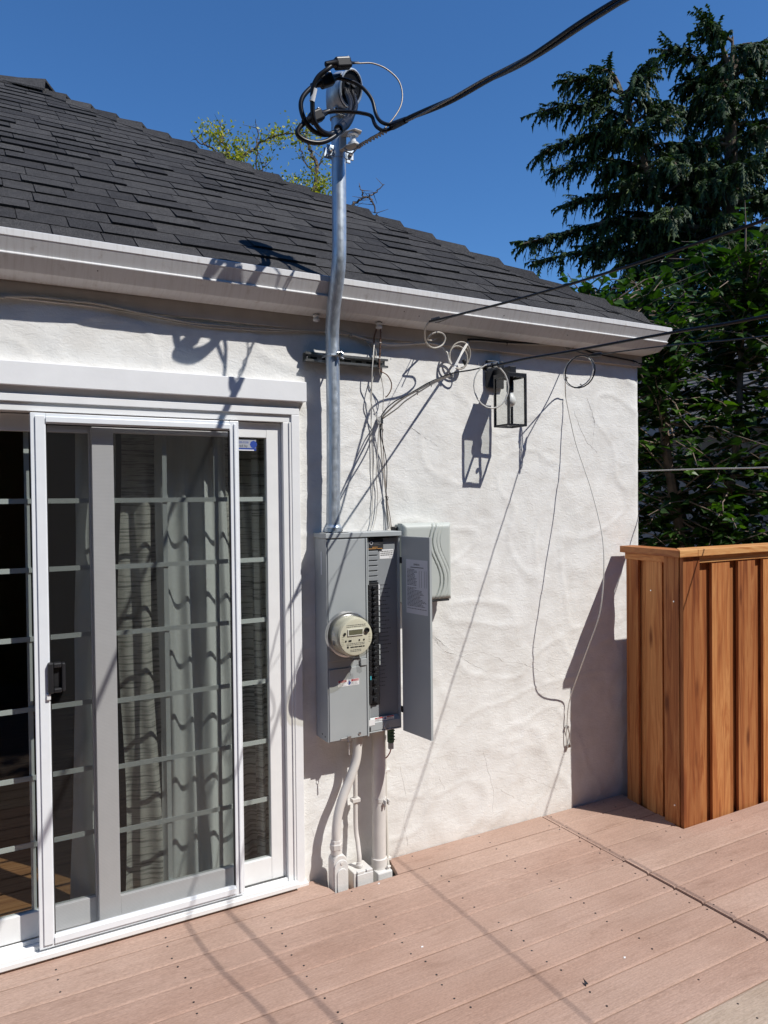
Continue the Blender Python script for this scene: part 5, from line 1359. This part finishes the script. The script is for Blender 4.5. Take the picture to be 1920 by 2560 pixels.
# loose things on the deck boards
lf = thing('dry_leaf', (1.853, -1.143, 0.003), 'small dark curled leaf lying alone on the deck boards', 'leaf')
q = Vector(lf.location)
MB().add([q + Vector((-0.008, 0, 0.001)), q + Vector((0.0, -0.010, 0.004)), q + Vector((0.006, 0.0, 0.002)), q + Vector((0.001, 0.014, 0.006)), q + Vector((-0.001, 0.0, -0.001)), q + Vector((0, 0.018, 0.012))], [(0, 4, 3), (0, 1, 4), (1, 2, 4), (2, 3, 4), (3, 5, 2)]).build('blade', BLACKP, lf)
for q, where in (((2.085, -1.100, 0.000), 'in front of the fence, beyond the lone dark leaf'), ((1.556, -0.177, 0.000), 'beside the conduit boxes'), ((1.473, -0.670, 0.001), 'in the middle foreground of the deck')):
    q = Vector(q)
    fl = thing('paint_chip', q, 'tiny white paint chip ' + where, 'paint chip', 'paint chips scattered on the deck')
    MB().prism([q + Vector((-0.006, -0.002, 0)), q + Vector((0.001, -0.005, 0)), q + Vector((0.007, 0.001, 0)), q + Vector((0.0, 0.004, 0))], (0, 0, 0.002)).build('flake', WHITEP, fl)

# ------------------------------------------------------------------ trees
def limb(mb, p0, p1, r0, r1, sag, n=8, wob=0.05, rnd=random):
    p0, p1 = Vector(p0), Vector(p1)
    ln = (p1 - p0).length
    pts = []
    for i in range(n + 1):
        t = i / n
        q = p0.lerp(p1, t)
        q.z += sag * math.sin(math.pi * t)
        if 0 < i < n: q += Vector((rnd.uniform(-1, 1), rnd.uniform(-1, 1), rnd.uniform(-1, 1))) * wob * ln * 0.2
        pts.append(q)
    mb.tube(pts, [r0 + (r1 - r0) * i / n for i in range(n + 1)], 6)
    return pts

# tall weeping cedar beyond the neighbour's roof
rnd = random.Random(5)
ced = thing('cedar_tree', (12.6, 6.1, -0.45), 'tall dark weeping cedar with drooping sprays rising beyond the house corner', 'tree')
tk = MB()
TB = Vector((12.5, 6.1, -0.45)); TT = Vector((12.70, 6.05, 10.35))
tk.tube([TB, TB.lerp(TT, 0.3) + Vector((0.1, 0, 0)), TB.lerp(TT, 0.6), TB.lerp(TT, 0.85), TT], [0.42, 0.32, 0.20, 0.09, 0.02], 10)
L2B, L2T = Vector((12.4, 6.2, 4.6)), Vector((10.85, 7.05, 9.35))
tk.tube([L2B, Vector((11.8, 6.5, 5.8)), Vector((11.35, 6.8, 7.6)), L2T], [0.13, 0.10, 0.06, 0.015], 8)
nd = MB()
def spray(p, d, ln, droop):
    """one hanging spray of needle tufts"""
    q = Vector(p); v = Vector(d).normalized()
    n = max(4, int(ln / 0.055))
    side = v.cross(Vector((0, 0, 1)))
    if side.length < 0.1: side = Vector((1, 0, 0))
    side.normalize()
    for i in range(n):
        q = q + v * (ln / n)
        v = (v + Vector((0, 0, -droop)) + Vector((rnd.uniform(-.12, .12), rnd.uniform(-.12, .12), 0))).normalized()
        w_ = 0.085 * (1 - 0.55 * i / n)
        for s_ in (-1, 1):
            if rnd.random() < 0.12: continue
            e = q + side * s_ * w_ * rnd.uniform(0.6, 1.2) + v * w_ * rnd.uniform(0.3, 1.0) + Vector((0, 0, -w_ * rnd.uniform(0.1, 0.9)))
            a = q - v * 0.030; b = q + v * 0.034
            k = len(nd.v)
            nd.v += [tuple(a), tuple(b), tuple(e)]
            nd.f.append((k, k + 1, k + 2))
        if rnd.random() < 0.75:
            e = q + v * 0.03 + Vector((rnd.uniform(-.03, .03), rnd.uniform(-.03, .03), -rnd.uniform(0.06, 0.13)))
            k = len(nd.v)
            nd.v += [tuple(q - v * 0.03 + side * 0.018), tuple(q + v * 0.03 - side * 0.018), tuple(e)]
            nd.f.append((k, k + 1, k + 2))
def bough(p0, p1, r0, sag, dens=1.0):
    pts = limb(tk, p0, p1, r0, 0.012, sag, 10, 0.05, rnd)
    ln = (Vector(p1) - Vector(p0)).length
    m = int(ln * 32 * dens)
    out = (Vector(p1) - Vector(p0)).normalized()
    sd_ = out.cross(Vector((0, 0, 1))).normalized()
    for i in range(m):
        t = 0.18 + 0.82 * (i + rnd.random()) / m
        f = t * 10; j = min(9, int(f))
        q = pts[j].lerp(pts[j + 1], f - j)
        sg = rnd.choice((-1, 1))
        spread = (1 - t) * 0.75 + 0.18
        d = out * rnd.uniform(0.3, 0.9) + sd_ * sg * rnd.uniform(0.2, 1.0) + Vector((0, 0, rnd.uniform(-0.1, 0.25)))
        spray(q, d, rnd.uniform(0.30, 0.70) * (0.40 + spread), rnd.uniform(0.05, 0.26))
        if rnd.random() < 0.45: spray(q, out * 0.3 + Vector((rnd.uniform(-.3, .3), rnd.uniform(-.3, .3), -0.5)), rnd.uniform(0.18, 0.42), 0.3)
# boughs whose ends make the outline
for p1, z0 in (((11.6, 6.7, 10.15), 9.6), ((12.2, 6.3, 10.55), 10.0), ((13.6, 5.6, 10.2), 10.1), ((14.3, 5.4, 9.6), 9.2), ((11.95, 6.6, 9.55), 8.9)):
    bough(TB.lerp(TT, (z0 + 0.45) / 11.2), p1, 0.05, 0.25)
for p1, b0 in (((9.95, 7.6, 9.55), (10.9, 7.0, 9.2)), ((9.57, 7.8, 9.0), (11.0, 6.95, 8.8)), ((9.52, 7.8, 8.2), (11.1, 6.9, 8.5)), ((9.75, 7.7, 7.85), (11.3, 6.8, 7.9)), ((10.5, 7.2, 9.7), (10.85, 7.05, 9.3)), ((11.2, 6.7, 9.6), (10.9, 7.0, 9.2))):
    bough(b0, p1, 0.045, 0.18, 1.15)
for p1, z0 in (((9.2, 7.95, 6.5), 6.9), ((9.45, 7.8, 6.15), 6.0), ((9.6, 7.75, 5.5), 4.9), ((9.9, 7.5, 7.2), 7.2), ((9.85, 7.6, 5.0), 4.4), ((10.2, 7.3, 6.4), 6.6)):
    bough(TB.lerp(TT, (z0 + 0.45) / 11.2), p1, 0.08, 0.35, 1.1)
for i in range(34):
    f = 0.15 + 0.83 * i / 34
    p0 = L2B.lerp(L2T, f) + Vector((-0.05, 0.05, 0.35 * math.sin(math.pi * f)))
    ang = i * 2.399 + 1.0
    rad = (1 - f) * 1.6 * rnd.uniform(0.6, 1.1) + 0.55
    bough(p0, p0 + Vector((math.cos(ang) * rad, math.sin(ang) * rad, -0.12 * rad + rnd.uniform(-0.1, 0.25))), 0.03, 0.22 * rad, 1.0)
for i in range(86):
    t = 0.26 + 0.74 * i / 86
    p0 = TB.lerp(TT, t)
    ang = i * 2.399
    rad = (1 - t) * 4.6 * rnd.uniform(0.6, 1.1) + 0.55
    if math.cos(ang) * -0.87 + math.sin(ang) * 0.49 > 0.55: rad *= 0.8
    p1 = p0 + Vector((math.cos(ang) * rad, math.sin(ang) * rad, -0.10 * rad + rnd.uniform(-0.2, 0.3)))
    bough(p0, p1, 0.03 + 0.06 * (1 - t), 0.28 * rad / 3, 0.85)
tk.build('trunk', BARK, ced, smooth=True)
nd.build('crown', NEEDLE, ced)

# leafy tree close behind the fence
rnd = random.Random(11)
lt = thing('leafy_tree', (4.98, 0.60, -0.45), 'broad leaved tree with glossy green leaves growing close behind the redwood fence', 'tree')
tk = MB(); lv = MB()
def broad(p, n_, s_, up):
    """one lobed leaf, folded along the midrib"""
    n_ = Vector(n_).normalized(); t = Vector(up)
    t = (t - n_ * t.dot(n_))
    if t.length < 1e-3: t = n_.orthogonal()
    t.normalize(); b = n_.cross(t)
    o = Vector(p)
    fold = n_ * s_ * 0.10
    pts = [o, o + b * s_ * 0.34 + t * s_ * 0.06 + fold, o + b * s_ * 0.46 + t * s_ * 0.38 + fold, o + b * s_ * 0.22 + t * s_ * 0.72 + fold * 0.5, o + t * s_ * 1.05 - n_ * s_ * 0.12, o - b * s_ * 0.22 + t * s_ * 0.72 + fold * 0.5, o - b * s_ * 0.46 + t * s_ * 0.38 + fold, o - b * s_ * 0.34 + t * s_ * 0.06 + fold, o + t * s_ * 0.45]
    lv.add(pts, [(0, 1, 2, 8), (8, 2, 3, 4), (8, 4, 5, 6), (0, 8, 6, 7)])
stems = [
    [(5.02, 0.60, -0.45), (4.98, 0.58, 0.8), (4.95, 0.58, 1.5), (5.06, 0.55, 2.1), (5.10, 0.54, 2.8), (5.12, 0.52, 3.5)],
    [(4.98, 0.62, 0.3), (4.75, 0.75, 1.2), (4.62, 0.82, 2.0), (4.55, 0.85, 2.6), (4.30, 0.98, 2.95), (4.12, 1.08, 3.10)],
    [(5.0, 0.6, 0.5), (5.5, 0.3, 1.5), (5.75, 0.15, 2.4), (5.9, 0.1, 3.4)],
    [(4.98, 0.6, 0.6), (4.5, 1.2, 1.5), (4.3, 1.6, 2.2), (4.2, 1.7, 2.9)],
    [(5.0, 0.62, 0.2), (5.3, 1.2, 1.4), (5.4, 1.6, 2.6), (5.45, 1.7, 3.6)]]
nodes_ = []
for s_ in stems:
    pts = spline(s_, 5)
    tk.tube(pts, [0.045 * (1 - 0.8 * i / (len(pts) - 1)) + 0.004 for i in range(len(pts))], 8)
    nodes_ += pts[4:]
def twig(p0, d, ln, leaves, size):
    p1 = Vector(p0) + Vector(d) * ln
    pts = limb(tk, p0, p1, 0.008, 0.002, 0.04 * ln, 4, 0.15, rnd)
    for i in range(leaves):
        t = 0.15 + 0.85 * (i + rnd.random()) / leaves
        f = t * 4; j = min(3, int(f))
        q = pts[j].lerp(pts[j + 1], f - j)
        dr = Vector((rnd.uniform(-1, 1), rnd.uniform(-1, 1), rnd.uniform(-0.9, 0.35))).normalized()
        nrm = Vector((rnd.uniform(-0.8, 0.8), rnd.uniform(-0.8, 0.8), 1.0))
        broad(q + dr * 0.03, nrm, rnd.uniform(0.45, 1.25) * size, dr)
for i in range(760):
    p0 = rnd.choice(nodes_)
    if p0.z < 1.0 and rnd.random() < 0.6: continue
    a = rnd.uniform(0, 2 * math.pi)
    d = Vector((math.cos(a), math.sin(a), rnd.uniform(-0.55, 0.55)))
    ln = rnd.uniform(0.25, 0.85)
    p1 = p0 + d * ln
    if p1.x < 3.56 or p1.y < -0.25 or p1.x > 6.7: continue
    if p1.z > 3.1 + 0.7 * max(0, min(1, (p1.x - 4.2) / 0.8)): continue
    twig(p0, d, ln, rnd.randint(9, 16), 0.085)
for tip, dd in (((5.12, 0.52, 3.5), (0, 0, 1)), ((4.12, 1.08, 3.10), (-0.9, 0.3, 0.3)), ((4.30, 0.98, 2.95), (-0.7, 0.1, 0.55)), ((4.9, 0.6, 3.2), (-0.4, 0.1, 0.9)), ((5.1, 0.5, 3.3), (-0.75, 0.1, 0.55)), ((5.3, 0.4, 3.2), (0.4, 0, 0.9)), ((5.9, 0.1, 3.4), (0, 0, 1)), ((4.55, 0.85, 2.6), (-0.3, -0.4, 0.8)), ((5.1, 0.54, 2.8), (-0.6, -0.5, 0.5)), ((5.1, 0.5, 3.2), (-0.5, 0.0, 0.9))):
    twig(tip, Vector(dd).normalized(), 0.42, 14, 0.10)
for i in range(70):
    p0 = rnd.choice([q for q in nodes_ if q.z > 2.5])
    a = rnd.uniform(0, 2 * math.pi)
    d = Vector((math.cos(a) * 0.8, math.sin(a) * 0.8, rnd.uniform(0.2, 0.9)))
    p1 = p0 + d * 0.5
    if p1.x < 3.7 or p1.z > 3.75: continue
    twig(p0, d, rnd.uniform(0.3, 0.6), 12, 0.09)
tk.build('trunk', BARKP, lt, smooth=True)
lv.build('crown', LEAF, lt)

# sparse tree behind the roof, young yellow green leaves on dark twigs
rnd = random.Random(4)
bt = thing('sparse_tree', (4.2, 7.4, -0.45), 'sparse twiggy tree with yellow green young leaves peeking over the roof ridge', 'tree')
tk = MB(); lv = MB()
tk.tube([(4.2, 7.4, -0.45), (4.15, 7.4, 2.5), (4.1, 7.4, 4.8)], [0.20, 0.16, 0.11], 8)
def small(p, s_):
    n_ = Vector((rnd.uniform(-1, 1), rnd.uniform(-1, 1), rnd.uniform(-0.2, 1))).normalized()
    t = n_.orthogonal().normalized(); t = Matrix.Rotation(rnd.uniform(0, 6.28), 3, n_) @ t; b = n_.cross(t)
    o = Vector(p)
    lv.add([o, o + b * s_ * 0.3 + t * s_ * 0.4, o + t * s_, o - b * s_ * 0.3 + t * s_ * 0.4], [(0, 1, 2), (0, 2, 3)])
def wander(pts, r0, r1): 
    p = spline(pts, 5)
    p = [q + Vector((rnd.uniform(-.02, .02), rnd.uniform(-.02, .02), rnd.uniform(-.02, .02))) for q in p]
    tk.tube(p, [r0 + (r1 - r0) * i / (len(p) - 1) for i in range(len(p))], 5)
    return p
base = (4.1, 7.4, 4.8)
tw = [
    ([base, (3.575, 7.633, 6.044), (3.506, 7.681, 6.578), (3.459, 7.712, 6.815), (3.360, 7.773, 7.083), (3.388, 7.759, 7.242)], 0.05, 0.012, 1),
    ([(3.506, 7.681, 6.578), (3.587, 7.640, 6.755), (3.797, 7.526, 6.959), (4.006, 7.412, 7.075), (4.136, 7.340, 7.133), (4.317, 7.239, 7.136), (4.446, 7.167, 7.129)], 0.025, 0.008, 2),
    ([(3.380, 7.755, 6.757), (3.348, 7.777, 6.994), (3.326, 7.794, 7.202), (3.333, 7.792, 7.350)], 0.018, 0.005, 0),
    ([(3.404, 7.740, 6.638), (3.330, 7.785, 6.847), (3.177, 7.872, 6.967), (3.074, 7.931, 7.027), (2.982, 7.983, 7.076)], 0.020, 0.006, 0),
    ([(3.786, 7.521, 6.338), (3.806, 7.520, 6.870), (3.820, 7.516, 7.107), (3.808, 7.526, 7.297)], 0.014, 0.004, 0),
    ([base, (4.398, 7.170, 5.797), (4.535, 7.102, 6.269), (4.577, 7.085, 6.624), (4.519, 7.121, 6.832), (4.460, 7.158, 7.040), (4.453, 7.165, 7.188)], 0.05, 0.010, 3),
    ([(4.577, 7.085, 6.624), (4.673, 7.034, 6.801), (4.717, 7.012, 6.907)], 0.014, 0.005, 0),
    ([(4.539, 7.104, 6.506), (4.464, 7.149, 6.655), (4.400, 7.188, 6.833), (4.385, 7.197, 6.875)], 0.012, 0.004, 0),
    ([base, (4.038, 7.373, 5.920), (4.200, 7.290, 6.303), (4.304, 7.233, 6.391)], 0.03, 0.008, 4),
    ([base, (4.810, 6.938, 5.733), (4.996, 6.840, 6.027), (5.128, 6.769, 6.162), (5.242, 6.706, 6.190), (5.336, 6.655, 6.260), (5.442, 6.598, 6.365)], 0.03, 0.006, 0),
    ([(5.242, 6.706, 6.190), (5.282, 6.682, 6.112), (5.321, 6.658, 5.976), (5.356, 6.637, 5.916)], 0.018, 0.006, 0),
    ([(5.180, 6.741, 6.185), (5.156, 6.756, 6.274), (5.116, 6.780, 6.369)], 0.014, 0.005, 0),
    ([(4.535, 7.102, 6.269), (4.677, 7.025, 6.386), (4.710, 7.009, 6.504)], 0.015, 0.005, 1),
    ([(3.683, 7.578, 6.339), (3.842, 7.494, 6.574), (3.959, 7.432, 6.750)], 0.02, 0.006, 1)]
for pts, r0, r1, lf_ in tw:
    p = wander(pts, r0, r1)
    for q in p[2:]:
        if rnd.random() < 0.5:
            e = q + Vector((rnd.uniform(-.2, .2), rnd.uniform(-.2, .2), rnd.uniform(-.1, .2)))
            tk.tube([q, e], [0.006, 0.002], 4)
    if lf_:
        for q in p[6:]:
            for _ in range(13):
                d = Vector((rnd.gauss(0, 0.11), rnd.gauss(0, 0.11), rnd.gauss(0, 0.10)))
                small(q + d, rnd.uniform(0.035, 0.065))
for c, n_, s_ in (((3.431, 7.726, 6.697), 414, 0.120), ((3.536, 7.669, 6.785), 207, 0.104), ((3.206, 7.860, 7.174), 159, 0.096), ((3.308, 7.801, 7.084), 95, 0.080), ((3.643, 7.613, 6.991), 110, 0.088), ((3.584, 7.638, 6.577), 190, 0.112), ((4.225, 7.275, 6.303), 239, 0.112), ((4.407, 7.174, 6.330), 207, 0.112), ((4.612, 7.058, 6.209), 207, 0.112), ((4.058, 7.383, 7.074), 95, 0.072), ((4.641, 7.045, 6.416), 102, 0.080)):
    for _ in range(n_):
        small(Vector(c) + Vector((rnd.gauss(0, s_), rnd.gauss(0, s_), rnd.gauss(0, s_))), rnd.uniform(0.035, 0.065))
tk.build('trunk', BARK, bt, smooth=True)
lv.build('crown', YLEAF, bt)

# dark hedge added out of view to block sky light and darken door reflections
rnd = random.Random(9)
hd_ = thing('added_hedge', (0, -7, -0.45), 'tall dark clipped hedge put in unseen behind the camera to block sky light and darken the door glass', 'added_hedge')
lv = MB()
for i in range(14000):
    x = rnd.uniform(-10, 10); z = rnd.uniform(-0.4, 7.1); y = -6.9 + rnd.uniform(-0.2, 0.25)
    n_ = Vector((rnd.uniform(-1, 1), 1, rnd.uniform(-0.5, 1))).normalized()
    broad((x, y, z), n_, rnd.uniform(0.16, 0.3), Vector((rnd.uniform(-1, 1), 0, rnd.uniform(-1, 1))))
lv.build('foliage', LEAF, hd_)
MB().box(-10, 10, -8.2, -7.15, -0.45, 7.0).build('blocker_core', BARK, hd_)
print('objects', len(bpy.data.objects), 'tris', sum(len(p.vertices) - 2 for m_ in bpy.data.meshes for p in m_.polygons))
